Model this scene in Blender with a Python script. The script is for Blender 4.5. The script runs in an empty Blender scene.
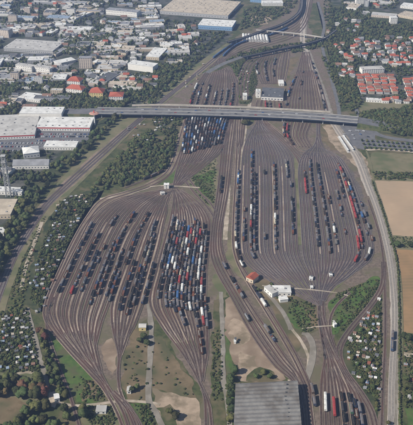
import bpy, math, random
import numpy as np
from mathutils import Vector, noise
rnd = random.Random(7); nrg = np.random.default_rng(7)
R = math.radians
C = bpy.context.scene.collection
sc = bpy.context.scene
# ------------------------------------------------------------------ camera
CAMH, TILT, FPX = 523.0, R(30), 732.0
cam = bpy.data.cameras.new('camera'); co = bpy.data.objects.new('camera', cam); C.objects.link(co)
co.location = (0, 0, CAMH); co.rotation_euler = (R(90) - TILT, 0, 0)
cam.sensor_width = 36; cam.sensor_fit = 'HORIZONTAL'; cam.lens = FPX / 413 * 36
cam.clip_start = 1; cam.clip_end = 20000
sc.camera = co
# ------------------------------------------------------------------ light
SUN_EL = 40
sdir = Vector((0.90, 0.42, 0)).normalized() * math.cos(R(SUN_EL)); sdir.z = -math.sin(R(SUN_EL))   # direction the light travels
sun = bpy.data.lights.new('sun', 'SUN'); sun.energy = 5.0; sun.angle = R(0.5); sun.color = (1, .93, .82)
so = bpy.data.objects.new('sun', sun); C.objects.link(so); so.rotation_euler = sdir.to_track_quat('-Z', 'Y').to_euler(); so.location = (0, 0, 900)
W = bpy.data.worlds.new('World'); sc.world = W; W.use_nodes = True
nt = W.node_tree; sky = nt.nodes.new('ShaderNodeTexSky'); sky.sky_type = 'NISHITA'; sky.sun_disc = False
sky.sun_elevation = R(SUN_EL); sky.sun_rotation = math.atan2(-sdir.x, -sdir.y)
nt.nodes['Background'].inputs[1].default_value = 0.065
nt.links.new(sky.outputs[0], nt.nodes['Background'].inputs[0])
sc.view_settings.view_transform = 'Standard'; sc.view_settings.look = 'None'
sc.view_settings.gamma = 1; sc.view_settings.exposure = 0.52; sc.view_settings.use_curve_mapping = False
sc.render.engine = 'CYCLES'
sc.cycles.max_bounces = 5; sc.cycles.volume_bounces = 1
# ------------------------------------------------------------------ helpers: geometry of the ground
ct, st = math.cos(TILT), math.sin(TILT)
def G(px, py, z=0.0):
    a = (px - 206.5) / FPX; b = -(py - 212.5) / FPX
    dx, dy, dz = a, ct + b * st, -st + b * ct
    t = (CAMH - z) / -dz
    return (dx * t, dy * t)
def P(x, y, z=0.0):
    dx, dy, dz = x, y, z - CAMH
    d = dy * ct - dz * st; u = dy * st + dz * ct
    return (206.5 + FPX * dx / d, 212.5 - FPX * u / d)
def mpp(py):
    p = G(206.5, py); q = G(207.5, py); return q[0] - p[0]
def catmull(pts, sub=8):
    p = [np.array(a, float) for a in pts]
    p = [2 * p[0] - p[1]] + p + [2 * p[-1] - p[-2]]
    out = []
    for i in range(1, len(p) - 2):
        for k in range(sub):
            t = k / sub
            out.append(0.5 * ((2 * p[i]) + (-p[i-1] + p[i+1]) * t + (2*p[i-1] - 5*p[i] + 4*p[i+1] - p[i+2]) * t*t + (-p[i-1] + 3*p[i] - 3*p[i+1] + p[i+2]) * t**3))
    out.append(p[-2]); return np.array(out)
def inside(poly, x, y):
    c = False; n = len(poly); j = n - 1
    for i in range(n):
        xi, yi = poly[i]; xj, yj = poly[j]
        if (yi > y) != (yj > y) and x < (xj - xi) * (y - yi) / (yj - yi) + xi: c = not c
        j = i
    return c
# ------------------------------------------------------------------ helpers: tags
def tag(o, label=None, cat=None, group=None, kind=None):
    if label: o['label'] = label
    if cat: o['category'] = cat
    if group: o['group'] = group
    if kind: o['kind'] = kind
    return o
def link(o, parent=None):
    C.objects.link(o)
    if parent: o.parent = parent
    return o
def empty(name, loc, rz=0):
    o = bpy.data.objects.new(name, None); o.location = loc; o.rotation_euler = (0, 0, rz); o.empty_display_size = .5
    return link(o)
# ------------------------------------------------------------------ materials
MATS = {}
def mat(name, c1, c2=None, scale=.2, rough=.9, c3=None, scale3=.02, metal=0, rand=0, stripe=None, spec=.2, detail=6):
    if name in MATS: return MATS[name]
    m = bpy.data.materials.new(name); m.use_nodes = True; n = m.node_tree.nodes; l = m.node_tree.links
    b = n['Principled BSDF']; b.inputs['Roughness'].default_value = rough; b.inputs['Metallic'].default_value = metal
    b.inputs['Specular IOR Level'].default_value = spec
    c2 = c2 or tuple(v * .75 for v in c1)
    tc = n.new('ShaderNodeTexCoord')
    geo = n.new('ShaderNodeNewGeometry')
    ns = n.new('ShaderNodeTexNoise'); ns.inputs['Scale'].default_value = scale; ns.inputs['Detail'].default_value = detail; ns.inputs['Roughness'].default_value = .65
    l.new(geo.outputs['Position'], ns.inputs['Vector'])
    rp = n.new('ShaderNodeValToRGB'); rp.color_ramp.elements[0].position = .36; rp.color_ramp.elements[1].position = .64
    rp.color_ramp.elements[0].color = (*c1, 1); rp.color_ramp.elements[1].color = (*c2, 1)
    l.new(ns.outputs['Fac'], rp.inputs[0]); out = rp.outputs[0]
    if c3:
        n3 = n.new('ShaderNodeTexNoise'); n3.inputs['Scale'].default_value = scale3; n3.inputs['Detail'].default_value = 5; n3.inputs['Roughness'].default_value = .6
        l.new(geo.outputs['Position'], n3.inputs['Vector'])
        r3 = n.new('ShaderNodeValToRGB'); r3.color_ramp.elements[0].position = .46; r3.color_ramp.elements[1].position = .6
        l.new(n3.outputs['Fac'], r3.inputs[0])
        mx = n.new('ShaderNodeMixRGB'); l.new(r3.outputs[0], mx.inputs[0]); l.new(out, mx.inputs[1]); mx.inputs[2].default_value = (*c3, 1); out = mx.outputs[0]
    if stripe:   # (scale, direction vector in world, colour, width)
        sp, ang, colr, wd = stripe
        mp = n.new('ShaderNodeMapping'); mp.inputs['Rotation'].default_value = (0, 0, ang); l.new(geo.outputs['Position'], mp.inputs[0])
        wv = n.new('ShaderNodeTexWave'); wv.inputs['Scale'].default_value = sp; wv.inputs['Distortion'].default_value = 1.2; wv.inputs['Detail'].default_value = 3; wv.inputs['Detail Scale'].default_value = .3
        l.new(mp.outputs[0], wv.inputs[0]); rs = n.new('ShaderNodeValToRGB'); rs.color_ramp.elements[0].position = .5 - wd; rs.color_ramp.elements[1].position = .5 + wd
        l.new(wv.outputs['Fac'], rs.inputs[0]); ml = n.new('ShaderNodeMath'); ml.operation = 'MULTIPLY'; ml.inputs[1].default_value = .38; l.new(rs.outputs[0], ml.inputs[0])
        mx = n.new('ShaderNodeMixRGB'); l.new(ml.outputs[0], mx.inputs[0]); l.new(out, mx.inputs[1]); mx.inputs[2].default_value = (*colr, 1); out = mx.outputs[0]
    if rand:
        oi = n.new('ShaderNodeObjectInfo'); hv = n.new('ShaderNodeHueSaturation')
        at = n.new('ShaderNodeAttribute'); at.attribute_name = 'tint'
        ad = n.new('ShaderNodeMath'); l.new(oi.outputs['Random'], ad.inputs[0]); l.new(at.outputs['Fac'], ad.inputs[1])
        fr = n.new('ShaderNodeMath'); fr.operation = 'FRACT'; l.new(ad.outputs[0], fr.inputs[0])
        mr = n.new('ShaderNodeMapRange'); mr.inputs[3].default_value = 1 - rand; mr.inputs[4].default_value = 1 + rand; l.new(fr.outputs[0], mr.inputs[0])
        l.new(mr.outputs[0], hv.inputs['Value'])
        m7 = n.new('ShaderNodeMath'); m7.operation = 'MULTIPLY'; m7.inputs[1].default_value = 7.31; l.new(ad.outputs[0], m7.inputs[0])
        f7 = n.new('ShaderNodeMath'); f7.operation = 'FRACT'; l.new(m7.outputs[0], f7.inputs[0])
        mh = n.new('ShaderNodeMapRange'); mh.inputs[3].default_value = .5 - .07 * (rand > .3); mh.inputs[4].default_value = .5 + .03 * (rand > .3); l.new(f7.outputs[0], mh.inputs[0])
        l.new(mh.outputs[0], hv.inputs['Hue']); l.new(out, hv.inputs['Color']); out = hv.outputs[0]
    l.new(out, b.inputs['Base Color']); MATS[name] = m; return m
# ground
GRASS = mat('grass', (.028, .040, .014), (.07, .076, .03), .15, c3=(.105, .088, .05), scale3=.035)
GREEN = mat('fresh_grass', (.036, .072, .018), (.072, .112, .028), .12, c3=(.075, .075, .038), scale3=.035)
OLIVE = mat('dry_grass', (.12, .11, .062), (.16, .14, .085), .12, c3=(.085, .095, .045), scale3=.03)
CITYG = mat('city_ground', (.035, .04, .03), (.10, .095, .085), .06, c3=(.026, .036, .018), scale3=.025)
OLDBED = mat('old_ballast', (.15, .115, .085), (.21, .165, .125), .15, c3=(.10, .095, .055), scale3=.02)
TAN = mat('tan_field', (.29, .21, .14), (.34, .25, .165), .03, c3=(.26, .20, .135), scale3=.008, stripe=(.05, 1.35, (.30, .22, .155), .25))
ORANGE = mat('brown_field', (.21, .135, .07), (.26, .165, .085), .05, c3=(.17, .12, .065), scale3=.01, stripe=(.05, 1.5, (.24, .15, .08), .25))
DIRT = mat('dirt', (.20, .148, .105), (.14, .105, .075), .12, c3=(.27, .21, .155), scale3=.03)
PALE = mat('pale_dirt', (.32, .25, .185), (.23, .18, .13), .12, c3=(.15, .12, .08), scale3=.045)
BROWN = mat('brown_scrub', (.10, .078, .044), (.16, .12, .074), .12, c3=(.07, .07, .035), scale3=.03)
YARD = mat('yard_ground', (.085, .066, .053), (.16, .125, .10), .25, c3=(.10, .09, .055), scale3=.03)
YARDR = mat('grey_yard_ground', (.072, .062, .058), (.125, .108, .10), .25, c3=(.09, .08, .066), scale3=.03)
BALL = mat('ballast', (.15, .118, .095), (.22, .178, .145), .3, c3=(.115, .085, .066), scale3=.02)
BALLT = mat('tan_ballast', (.27, .215, .165), (.36, .295, .23), .3, c3=(.20, .15, .11), scale3=.02)
BALLD = mat('dark_ballast', (.13, .10, .09), (.19, .15, .13), .3, c3=(.11, .10, .07), scale3=.02)
BALLR = mat('grey_ballast', (.15, .135, .125), (.21, .19, .175), .3, c3=(.12, .105, .09), scale3=.02)
WOODF = mat('wood_floor', (.022, .032, .014), (.045, .055, .024), .15, c3=(.07, .07, .035), scale3=.03)
BALLW = mat('pale_ballast', (.28, .25, .22), (.36, .325, .285), .3, c3=(.32, .28, .24), scale3=.02)
SLEEP = mat('sleepers', (.033, .021, .019), (.07, .044, .037), .5, c3=(.07, .036, .028), scale3=.03)
SLEEPR = mat('grey_sleepers', (.036, .029, .035), (.068, .055, .060), .5, c3=(.066, .043, .045), scale3=.03)
RAIL = mat('rail_steel', (.34, .29, .25), (.42, .37, .33), .5, rough=.45, metal=.6)
ROAD = mat('asphalt', (.09, .09, .095), (.13, .13, .135), .1)
GREYROAD = mat('pale_asphalt', (.165, .148, .125), (.225, .205, .175), .1, c3=(.15, .135, .11), scale3=.06)
PATH = mat('gravel_path', (.28, .235, .185), (.38, .325, .26), .1, c3=(.21, .18, .13), scale3=.06)
CONC = mat('concrete', (.34, .33, .31), (.40, .39, .37), .2)
DARKST = mat('dark_steel', (.02, .028, .05), (.03, .04, .065), .2, rough=.6)
GREYST = mat('weathered_deck', (.07, .07, .075), (.11, .105, .105), .2)
LINE = mat('road_paint', (.8, .8, .78), (.7, .7, .68), 1)
LEAF = mat('leaves', (.022, .036, .011), (.058, .070, .024), .8, rand=.5, rough=.8)
LEAFL = mat('light_leaves', (.038, .055, .017), (.072, .085, .028), .5, rand=.32, rough=.8)
LEAFR = mat('reddish_leaves', (.065, .045, .02), (.09, .058, .026), .5, rand=.32, rough=.8)
BARK = mat('bark', (.09, .065, .045), (.06, .045, .03), 2)
GLASS = mat('window_glass', (.03, .04, .055), (.05, .06, .08), 1, rough=.2, spec=.6)
# ------------------------------------------------------------------ mesh builder
class MB:
    def __init__(s): s.v = []; s.f = []; s.m = []; s.mats = []
    def mi(s, m):
        if m not in s.mats: s.mats.append(m)
        return s.mats.index(m)
    def quad(s, pts, m):
        b = len(s.v); s.v += [tuple(p) for p in pts]; s.f.append(tuple(range(b, b + len(pts)))); s.m.append(s.mi(m))
    def box(s, x0, x1, y0, y1, z0, z1, m, top=None, taper=0, bottom=True):
        b = len(s.v); t = taper
        s.v += [(x0,y0,z0),(x1,y0,z0),(x1,y1,z0),(x0,y1,z0),(x0+t,y0+t,z1),(x1-t,y0+t,z1),(x1-t,y1-t,z1),(x0+t,y1-t,z1)]
        fs = [(0,1,5,4),(1,2,6,5),(2,3,7,6),(3,0,4,7),(4,5,6,7)] + ([(3,2,1,0)] if bottom else [])
        k = s.mi(m); kt = s.mi(top or m)
        for i, f in enumerate(fs): s.f.append(tuple(b + q for q in f)); s.m.append(kt if i == 4 else k)
    def gable(s, x0, x1, y0, y1, z, h, m, over=.4, along='x'):
        if along == 'x':
            ym = (y0 + y1) / 2; x0 -= over; x1 += over; y0 -= over; y1 += over
            s.quad([(x0,y0,z),(x1,y0,z),(x1,ym,z+h),(x0,ym,z+h)], m); s.quad([(x0,ym,z+h),(x1,ym,z+h),(x1,y1,z),(x0,y1,z)], m)
            s.quad([(x0,y1,z),(x0,y0,z),(x0,ym,z+h)], m); s.quad([(x1,y0,z),(x1,y1,z),(x1,ym,z+h)], m)
            s.quad([(x0,y1,z-.02),(x1,y1,z-.02),(x1,y0,z-.02),(x0,y0,z-.02)], m)
        else:
            xm = (x0 + x1) / 2; x0 -= over; x1 += over; y0 -= over; y1 += over
            s.quad([(x0,y1,z),(x0,y0,z),(xm,y0,z+h),(xm,y1,z+h)], m); s.quad([(x1,y0,z),(x1,y1,z),(xm,y1,z+h),(xm,y0,z+h)], m)
            s.quad([(x0,y0,z),(x1,y0,z),(xm,y0,z+h)], m); s.quad([(x1,y1,z),(x0,y1,z),(xm,y1,z+h)], m)
            s.quad([(x0,y1,z-.02),(x1,y1,z-.02),(x1,y0,z-.02),(x0,y0,z-.02)], m)
    def hip(s, x0, x1, y0, y1, z, h, m, over=.4):
        x0 -= over; x1 += over; y0 -= over; y1 += over; ins = min((x1-x0), (y1-y0)) / 2
        if x1 - x0 >= y1 - y0: a = (x0+ins, (y0+y1)/2, z+h); b = (x1-ins, (y0+y1)/2, z+h)
        else: a = ((x0+x1)/2, y0+ins, z+h); b = ((x0+x1)/2, y1-ins, z+h)
        p = [(x0,y0,z),(x1,y0,z),(x1,y1,z),(x0,y1,z)]
        if x1 - x0 >= y1 - y0:
            s.quad([p[0],p[1],b,a], m); s.quad([p[1],p[2],b], m); s.quad([p[2],p[3],a,b], m); s.quad([p[3],p[0],a], m)
        else:
            s.quad([p[0],p[1],a], m); s.quad([p[1],p[2],b,a], m); s.quad([p[2],p[3],b], m); s.quad([p[3],p[0],a,b], m)
        s.quad([(q[0],q[1],z-.02) for q in p[::-1]], m)
    def cyl(s, x, y, z, r, l, m, axis='x', n=10, r2=None):
        r2 = r if r2 is None else r2; b = len(s.v)
        for k in range(n):
            a = 2*math.pi*k/n; c, q = math.cos(a), math.sin(a)
            if axis == 'x': s.v += [(x-l/2, y+r*c, z+r*q), (x+l/2, y+r2*c, z+r2*q)]
            elif axis == 'y': s.v += [(x+r*c, y-l/2, z+r*q), (x+r2*c, y+l/2, z+r2*q)]
            else: s.v += [(x+r*c, y+r*q, z), (x+r2*c, y+r2*q, z+l)]
        k_ = s.mi(m)
        for k in range(n):
            j = (k+1) % n; s.f.append((b+2*k, b+2*j, b+2*j+1, b+2*k+1)); s.m.append(k_)
        s.f.append(tuple(b+2*k for k in range(n))[::-1]); s.m.append(k_); s.f.append(tuple(b+2*k+1 for k in range(n))); s.m.append(k_)
    def bar(s, a, b_, w, m):
        a = Vector(a); b_ = Vector(b_); d = (b_ - a).normalized(); u = d.orthogonal().normalized() * w / 2; v = d.cross(u)
        b = len(s.v)
        for p in (a, b_):
            for q in (u + v, u - v, -u - v, -u + v): s.v.append(tuple(p + q))
        k = s.mi(m)
        for f in [(0,1,5,4),(1,2,6,5),(2,3,7,6),(3,0,4,7),(3,2,1,0),(4,5,6,7)]: s.f.append(tuple(b+q for q in f)); s.m.append(k)
    def mesh(s, name, smooth=False):
        me = bpy.data.meshes.new(name); me.from_pydata(s.v, [], s.f)
        for m in s.mats: me.materials.append(m)
        me.polygons.foreach_set('material_index', s.m)
        if smooth: me.polygons.foreach_set('use_smooth', [True] * len(s.f))
        me.update(); return me
    def build(s, name, parent=None, loc=None, rz=0):
        o = bpy.data.objects.new(name, s.mesh(name)); 
        if loc is not None: o.location = loc; o.rotation_euler = (0, 0, rz)
        return link(o, parent)
# ------------------------------------------------------------------ ground and patches
def sheet(name, pts, m, z, label=None, ground=False, jit=0.0, seg=12):
    g = pts if ground else [G(*p) for p in pts]
    out = []
    n = len(g)
    for i in range(n):
        a = Vector(g[i]); b = Vector(g[(i+1) % n]); d = b - a; k = max(1, int(d.length / seg)) if jit else 1
        for q in range(k):
            p = a + d * q / k
            if jit and q: 
                nn = Vector((-d.y, d.x)).normalized(); p = p + nn * jit * (noise.noise(Vector((p.x * .05, p.y * .05, z * 50))) * 2 + rnd.uniform(-.3, .3))
            out.append((p.x, p.y, z))
    mb = MB(); mb.quad(out, m)
    o = mb.build(name); 
    import bmesh
    bm = bmesh.new(); bm.from_mesh(o.data); bmesh.ops.triangulate(bm, faces=bm.faces[:]); 
    for f in bm.faces:
        if f.normal.z < 0: f.normal_flip()
    bm.to_mesh(o.data); bm.free()
    tag(o, label, None, None, 'structure'); return o
def ribbon_mesh(mb, line, w, z, m, zs=0):
    """line: list of ground points"""
    L = [Vector((p[0], p[1])) for p in line]
    prev = None; k = mb.mi(m)
    for i, p in enumerate(L):
        t = (L[min(i+1, len(L)-1)] - L[max(i-1, 0)]).normalized(); n_ = Vector((-t.y, t.x)) * w / 2
        a = len(mb.v); mb.v += [(p.x+n_.x, p.y+n_.y, z), (p.x-n_.x, p.y-n_.y, z)]
        if i: mb.f.append((a-2, a-1, a+1, a)); mb.m.append(k)
    return
def offset(line, d):
    L = [Vector((p[0], p[1])) for p in line]; out = []
    for i, p in enumerate(L):
        t = (L[min(i+1, len(L)-1)] - L[max(i-1, 0)]).normalized(); out.append((p.x - t.y * d, p.y + t.x * d))
    return out
def resample(line, step=9.0):
    L = np.array(line); d = np.r_[0, np.cumsum(np.hypot(*np.diff(L, axis=0).T))]; n = max(2, int(d[-1] / step)); t = np.linspace(0, d[-1], n)
    return [(float(a), float(b)) for a, b in zip(np.interp(t, d, L[:, 0]), np.interp(t, d, L[:, 1]))]
def road(name, pts, w, m, z, label=None, sub=6):
    line = [G(*p) for p in catmull(pts, sub)]; line = resample(line, 6); mb = MB(); ribbon_mesh(mb, line, w, z, m)
    mb.v = [(x + noise.noise(Vector((x*.06, y*.06, i % 2))) * min(w*.2, .9) + rnd.uniform(-.2, .2), y, zz) for i, (x, y, zz) in enumerate(mb.v)]
    o = mb.build(name); tag(o, label, None, None, 'structure'); return line
sheet('ground', [(-4000, 100), (4000, 100), (4000, 5200), (-4000, 5200)], GRASS, 0, ground=True)
ZC = [0.02]
def zn(): ZC[0] += .004; return ZC[0]
def patch(name, pts, m, jit=1.5, z=None): return sheet(name, pts, m, z or zn(), jit=jit*2.2, seg=5)
patch('city_ground', [(-30, -28), (250, -28), (232, 36), (205, 62), (150, 108), (100, 118), (95, 135), (45, 175), (20, 225), (-30, 280)], CITYG, 3)
patch('city_ground', [(330, -28), (450, -28), (450, 100), (360, 108), (345, 90), (338, 60)], CITYG, 3)
patch('yard_ground', [(212, -25), (330, -25), (328, 60), (345, 100), (352, 118), (240, 122), (140, 118), (200, 64), (240, 35), (280, 18), (290, -5)], YARD, 2)
patch('scrub', [(243, 60), (262, 57), (282, 54), (272, 64), (262, 70), (254, 84), (250, 104), (240, 104), (234, 96), (238, 76)], GRASS, 2)
patch('grass_field', [(226, 62), (234, 58), (236, 76), (230, 84), (224, 72)], GREEN, 1)
patch('scrub', [(324, 62), (331, 60), (350, 110), (341, 112)], GRASS, 1)
patch('scrub', [(284, 60), (300, 56), (290, 74), (284, 96), (286, 80)], BROWN, 1)
patch('yard_ground', [(186, 108), (350, 118), (345, 140), (360, 170), (374, 210), (383, 250), (382, 280), (350, 300), (330, 320), (335, 345), (380, 425), (384, 450), (296, 450), (302, 400), (298, 380), (262, 340), (235, 300), (222, 270), (216, 330), (214, 390), (218, 450), (196, 450), (200, 390), (150, 310), (148, 350), (122, 388), (150, 450), (110, 450), (92, 378), (46, 318), (46, 298), (75, 232), (92, 205), (120, 192), (165, 183), (178, 150)], YARD, 1.2)
patch('grey_yard_ground', [(236, 135), (255, 124), (275, 130), (300, 150), (318, 148), (338, 155), (352, 170), (366, 205), (375, 245), (372, 262), (340, 282), (300, 286), (262, 276), (238, 262)], YARDR, 1.2)
patch('tan_field', [(371, 180), (450, 182), (450, 236), (392, 234), (384, 214)], TAN, 1)
patch('tan_field', [(384, 222), (450, 223), (450, 237), (388, 237)], TAN, .8)
patch('brown_field', [(391, 249), (450, 248), (450, 335), (402, 333), (400, 290)], ORANGE, 1)
patch('meadow', [(372, 153), (450, 155), (450, 182), (372, 180), (366, 162)], OLIVE, 1.5)
patch('meadow', [(386, 236), (450, 236), (450, 249), (390, 250)], OLIVE, 1)
patch('meadow', [(402, 333), (450, 335), (450, 470), (402, 470)], GRASS, 1)
patch('field_path', [(404, 352), (450, 357), (450, 362), (404, 357)], PATH, .5)
patch('grass_field', [(404, 408), (450, 408), (450, 470), (406, 470)], GREEN, 1)
patch('meadow', [(356, 100), (450, 104), (450, 118), (360, 116)], OLIVE, 2)
patch('grass_field', [(51, 318), (47, 330), (53, 355), (66, 385), (76, 402), (114, 400), (105, 385), (84, 362), (62, 335)], GREEN, 1.5)
patch('brown_scrub', [(84, 380), (98, 383), (112, 400), (82, 402)], BROWN, 2)
patch('meadow', [(80, 407), (122, 404), (133, 450), (90, 450)], OLIVE, 1.5)
patch('meadow', [(0, 372), (38, 374), (46, 398), (-20, 425), (-30, 372)], OLIVE, 1)
patch('brown_field', [(-30, 397), (10, 397), (30, 403), (38, 412), (20, 423), (-30, 424)], BROWN, 1)
patch('grass_strip', [(122, 350), (130, 334), (149, 318), (150, 402), (128, 402), (120, 384)], BROWN, 1.5)
patch('dirt_clearing', [(104, 344), (112, 338), (116, 345), (117, 368), (112, 376), (103, 360)], DIRT, 1)
patch('dry_meadow', [(152, 335), (162, 340), (180, 365), (194, 384), (196, 400), (152, 388)], BROWN, 1.5)
patch('pale_clearing', [(152, 388), (196, 398), (200, 412), (200, 450), (170, 450), (153, 405)], PALE, 1.5)
patch('grass_strip', [(156, 408), (170, 404), (178, 412), (176, 450), (168, 450)], GRASS, 1.5)
patch('grass_strip', [(126, 405), (150, 404), (158, 450), (142, 450)], GREEN, 1.5)
patch('scrub_strip', [(214, 300), (221, 300), (223, 340), (221, 385), (226, 410), (228, 450), (214, 450), (210, 400), (212, 350)], GRASS, 1)
patch('grass_strip', [(224, 330), (229, 330), (234, 380), (233, 450), (229, 450), (226, 385)], GREEN, 1)
patch('dirt_clearing', [(225, 300), (232, 296), (250, 322), (268, 350), (286, 379), (240, 381), (232, 360), (227, 330)], DIRT, 1.5)
patch('pale_clearing', [(234, 318), (244, 325), (250, 340), (236, 345), (231, 330)], PALE, 1.5)
patch('pale_clearing', [(240, 352), (256, 356), (256, 372), (243, 378), (238, 364)], PALE, 1.5)
patch('scrub', [(251, 372), (260, 367), (274, 372), (280, 380), (246, 381)], GRASS, 1)
patch('grass_strip', [(214, 262), (222, 275), (228, 297), (216, 300)], OLIVE, 1.5)
patch('grass_strip', [(227, 240), (234, 240), (237, 262), (246, 282), (238, 276), (226, 256)], OLIVE, 1)
patch('yard_clearing', [(259, 280), (275, 278), (300, 288), (318, 305), (319, 330), (302, 336), (296, 360), (284, 330), (268, 304), (252, 282)], BROWN, 1.5)
patch('grass_field', [(283, 300), (295, 302), (306, 316), (312, 328), (298, 330), (288, 318)], GREEN, 1.5)
patch('meadow', [(293, 262), (306, 268), (316, 290), (300, 284), (288, 270)], GRASS, 1)
patch('meadow', [(323, 285), (330, 270), (336, 274), (334, 288), (324, 298)], OLIVE, 1)
patch('grass_field', [(331, 300), (350, 290), (378, 276), (378, 286), (360, 305), (340, 328), (333, 335), (329, 320)], GREEN, 1.5)
patch('scrub', [(300, 262), (318, 290), (320, 300), (300, 292), (284, 280), (290, 268)], OLIVE, 1)
patch('scrub', [(322, 286), (331, 262), (338, 266), (352, 276), (334, 292), (324, 302)], OLIVE, 1)
patch('garden_ground', [(340, 345), (366, 312), (380, 290), (382, 425), (376, 450), (372, 412), (356, 384), (342, 366)], WOODF, 1)
patch('grass_strip', [(186, 160), (202, 168), (206, 160), (216, 155), (218, 190), (214, 214), (196, 192), (184, 178)], OLIVE, 1.5)
patch('grass_strip', [(190, 172), (198, 176), (214, 170), (214, 200), (196, 190)], GREEN, 1.5)
patch('grass_strip', [(172, 172), (178, 152), (183, 165), (175, 182), (160, 186)], GREEN, 1)
patch('meadow', [(318, 122), (330, 120), (342, 150), (330, 150), (321, 140)], BROWN, 1.5)
patch('pale_apron', [(322, 126), (332, 124), (366, 158), (372, 180), (364, 178), (350, 160), (335, 148)], PALE, 1)
patch('grass_strip', [(232, 121), (236, 108), (250, 112), (254, 122), (240, 128)], GREEN, 1)
patch('allotment_ground', [(60, 196), (104, 190), (86, 208), (74, 232), (46, 292), (44, 316), (30, 308), (20, 300), (36, 250), (45, 225)], WOODF, 1.5)
patch('allotment_ground', [(-8, 312), (27, 308), (40, 373), (-8, 373)], WOODF, 1)
patch('wood_floor', [(-20, 296), (4, 262), (16, 238), (36, 206), (58, 178), (90, 148), (120, 118), (106, 116), (60, 156), (24, 186), (8, 222), (-20, 232)], WOODF, 1)
patch('wood_floor', [(330, 4), (450, 20), (450, 60), (358, 62), (360, 106), (345, 104), (328, 60)], WOODF, 1)
patch('wood_floor', [(354, 113), (450, 104), (450, 138), (400, 137), (370, 129)], WOODF, 1)
patch('wood_floor', [(92, 188), (125, 145), (150, 118), (186, 118), (176, 152), (160, 178), (120, 190)], GRASS, 1)
patch('embankment_grass', [(300, 8), (318, 2), (336, 55), (352, 108), (341, 110), (326, 62)], GRASS, 1.5)
patch('road_junction', [(333, 118), (352, 116), (372, 128), (376, 140), (364, 150), (350, 146)], ROAD, 1)
# ------------------------------------------------------------------ beds (wide bands of ballast)
def band(name, left, right, m, sub=6):
    a = [G(*p) for p in catmull(left, sub)]; b = [G(*p) for p in catmull(right, sub)]; z = zn(); mb = MB()
    for i in range(len(a) - 1): mb.quad([(*a[i], z), (*a[i+1], z), (*b[i+1], z), (*b[i], z)], m)
    o = mb.build(name); tag(o, None, None, None, 'structure')
band('main_line_bed', [(-25, 345), (-8, 295), (8, 262), (20, 240), (40, 207), (60, 180), (90, 150), (122, 118), (150, 98), (180, 76), (205, 58), (232, 40)],
     [(-2, 345), (8, 300), (22, 262), (33, 240), (58, 207), (84, 180), (112, 152), (140, 124), (164, 104), (192, 82), (214, 63), (238, 44)], OLIVE)
band('main_line_bed', [(-25, 345), (-9, 295), (7, 262), (19, 240), (38, 207), (63, 182), (95, 153), (128, 126), (160, 100), (192, 74), (220, 52)],
     [(-10, 345), (2, 298), (16, 262), (28, 240), (50, 207), (78, 182), (108, 153), (137, 126), (170, 98), (200, 74), (226, 52)], OLDBED)
band('curved_bed', [(184, 117), (178, 135), (172, 158), (164, 172), (148, 182), (125, 191), (100, 199), (86, 216), (72, 240), (58, 270), (46, 300)],
     [(193, 117), (187, 138), (180, 160), (170, 176), (152, 187), (128, 196), (106, 203), (90, 221), (77, 242), (62, 272), (50, 302)], OLDBED)
road('ballast_strip', [(250, 103), (246, 118), (244, 135), (240, 160), (236, 200), (234, 240)], 7, PATH, zn())
road('ballast_strip', [(232, 125), (229, 160), (228, 200), (225, 240)], 6, PATH, zn())
road('ballast_strip', [(296, 158), (297, 180), (299, 205), (300, 245)], 6, OLIVE, zn())
M3 = [(314, -20), (305, 10), (303, 40), (308, 55), (317, 78), (325, 100), (331, 118), (342, 136), (357, 157), (368, 185), (378, 212), (387, 245), (392, 275), (395, 310), (394, 345), (392, 385), (391, 445)]
road('pale_railway_bed', M3, 14.5, BALLW, zn())
road('service_road', [(x + (4 if y > 120 else 3), y) for x, y in M3], 4.0, GREYROAD, zn())
road('brown_railway_bed', [(368, 196), (378, 228), (384, 258), (386, 300), (386, 345), (384, 385), (382, 445)], 9, YARD, zn())
# ------------------------------------------------------------------ roads and paths
road('garden_path', [(42, 222), (34, 244), (25, 270), (21, 292)], 4.5, PATH, zn())
road('garden_road', [(27, 308), (31, 325), (35, 338), (39, 355), (44, 372), (47, 390), (54, 400)], 5.5, GREYROAD, zn())
road('field_path', [(17, 374), (30, 372), (42, 376)], 4, PATH, zn())
patch('gravel_yard', [(49, 393), (58, 390), (60, 400), (55, 408), (49, 406)], PATH, 1)
road('dirt_path', [(56, 402), (75, 406), (100, 404), (125, 401), (152, 403), (160, 405)], 3.5, PATH, zn())
road('yard_road', [(149, 304), (151, 325), (151, 345), (149, 375), (149, 402), (156, 413), (166, 435)], 6, GREYROAD, zn())
road('yard_road', [(221, 292), (222, 320), (223, 345), (223, 372), (224, 385), (228, 405), (231, 445)], 5, GREYROAD, zn())
road('crossing_path', [(262, 286), (285, 288), (310, 290), (335, 293), (348, 296)], 2.2, PATH, .68)
road('crossing_path', [(302, 329), (318, 327), (334, 326)], 2, PATH, .68)
road('light_path', [(291, 328), (300, 340), (308, 355), (308, 368), (304, 379), (288, 381)], 3.5, PATH, zn())
road('yard_road', [(302, 333), (308, 335), (313, 348), (311, 364), (306, 380)], 7, GREYROAD, zn())
road('workshop_road', [(263, 290), (275, 302), (286, 318), (291, 330)], 5, GREYROAD, zn())
road('yard_path', [(150, 187), (165, 186), (184, 187), (200, 188)], 4, PATH, .68)
road('yard_path', [(100, 199), (125, 195), (150, 187)], 5, PATH, zn())
road('city_road', [(337, 40), (343, 70), (352, 100), (360, 118)], 7, ROAD, zn())
road('city_road', [(318, 2), (324, 25), (322, 45), (330, 75), (337, 100), (340, 118)], 7, ROAD, zn())
road('avenue', [(352, 120), (370, 130), (390, 138), (450, 145)], 12, ROAD, zn())
road('avenue', [(366, 150), (390, 150), (450, 156)], 7, PATH, zn())
road('farm_track', [(371, 180), (410, 181), (450, 183)], 3, OLIVE, zn())
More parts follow.
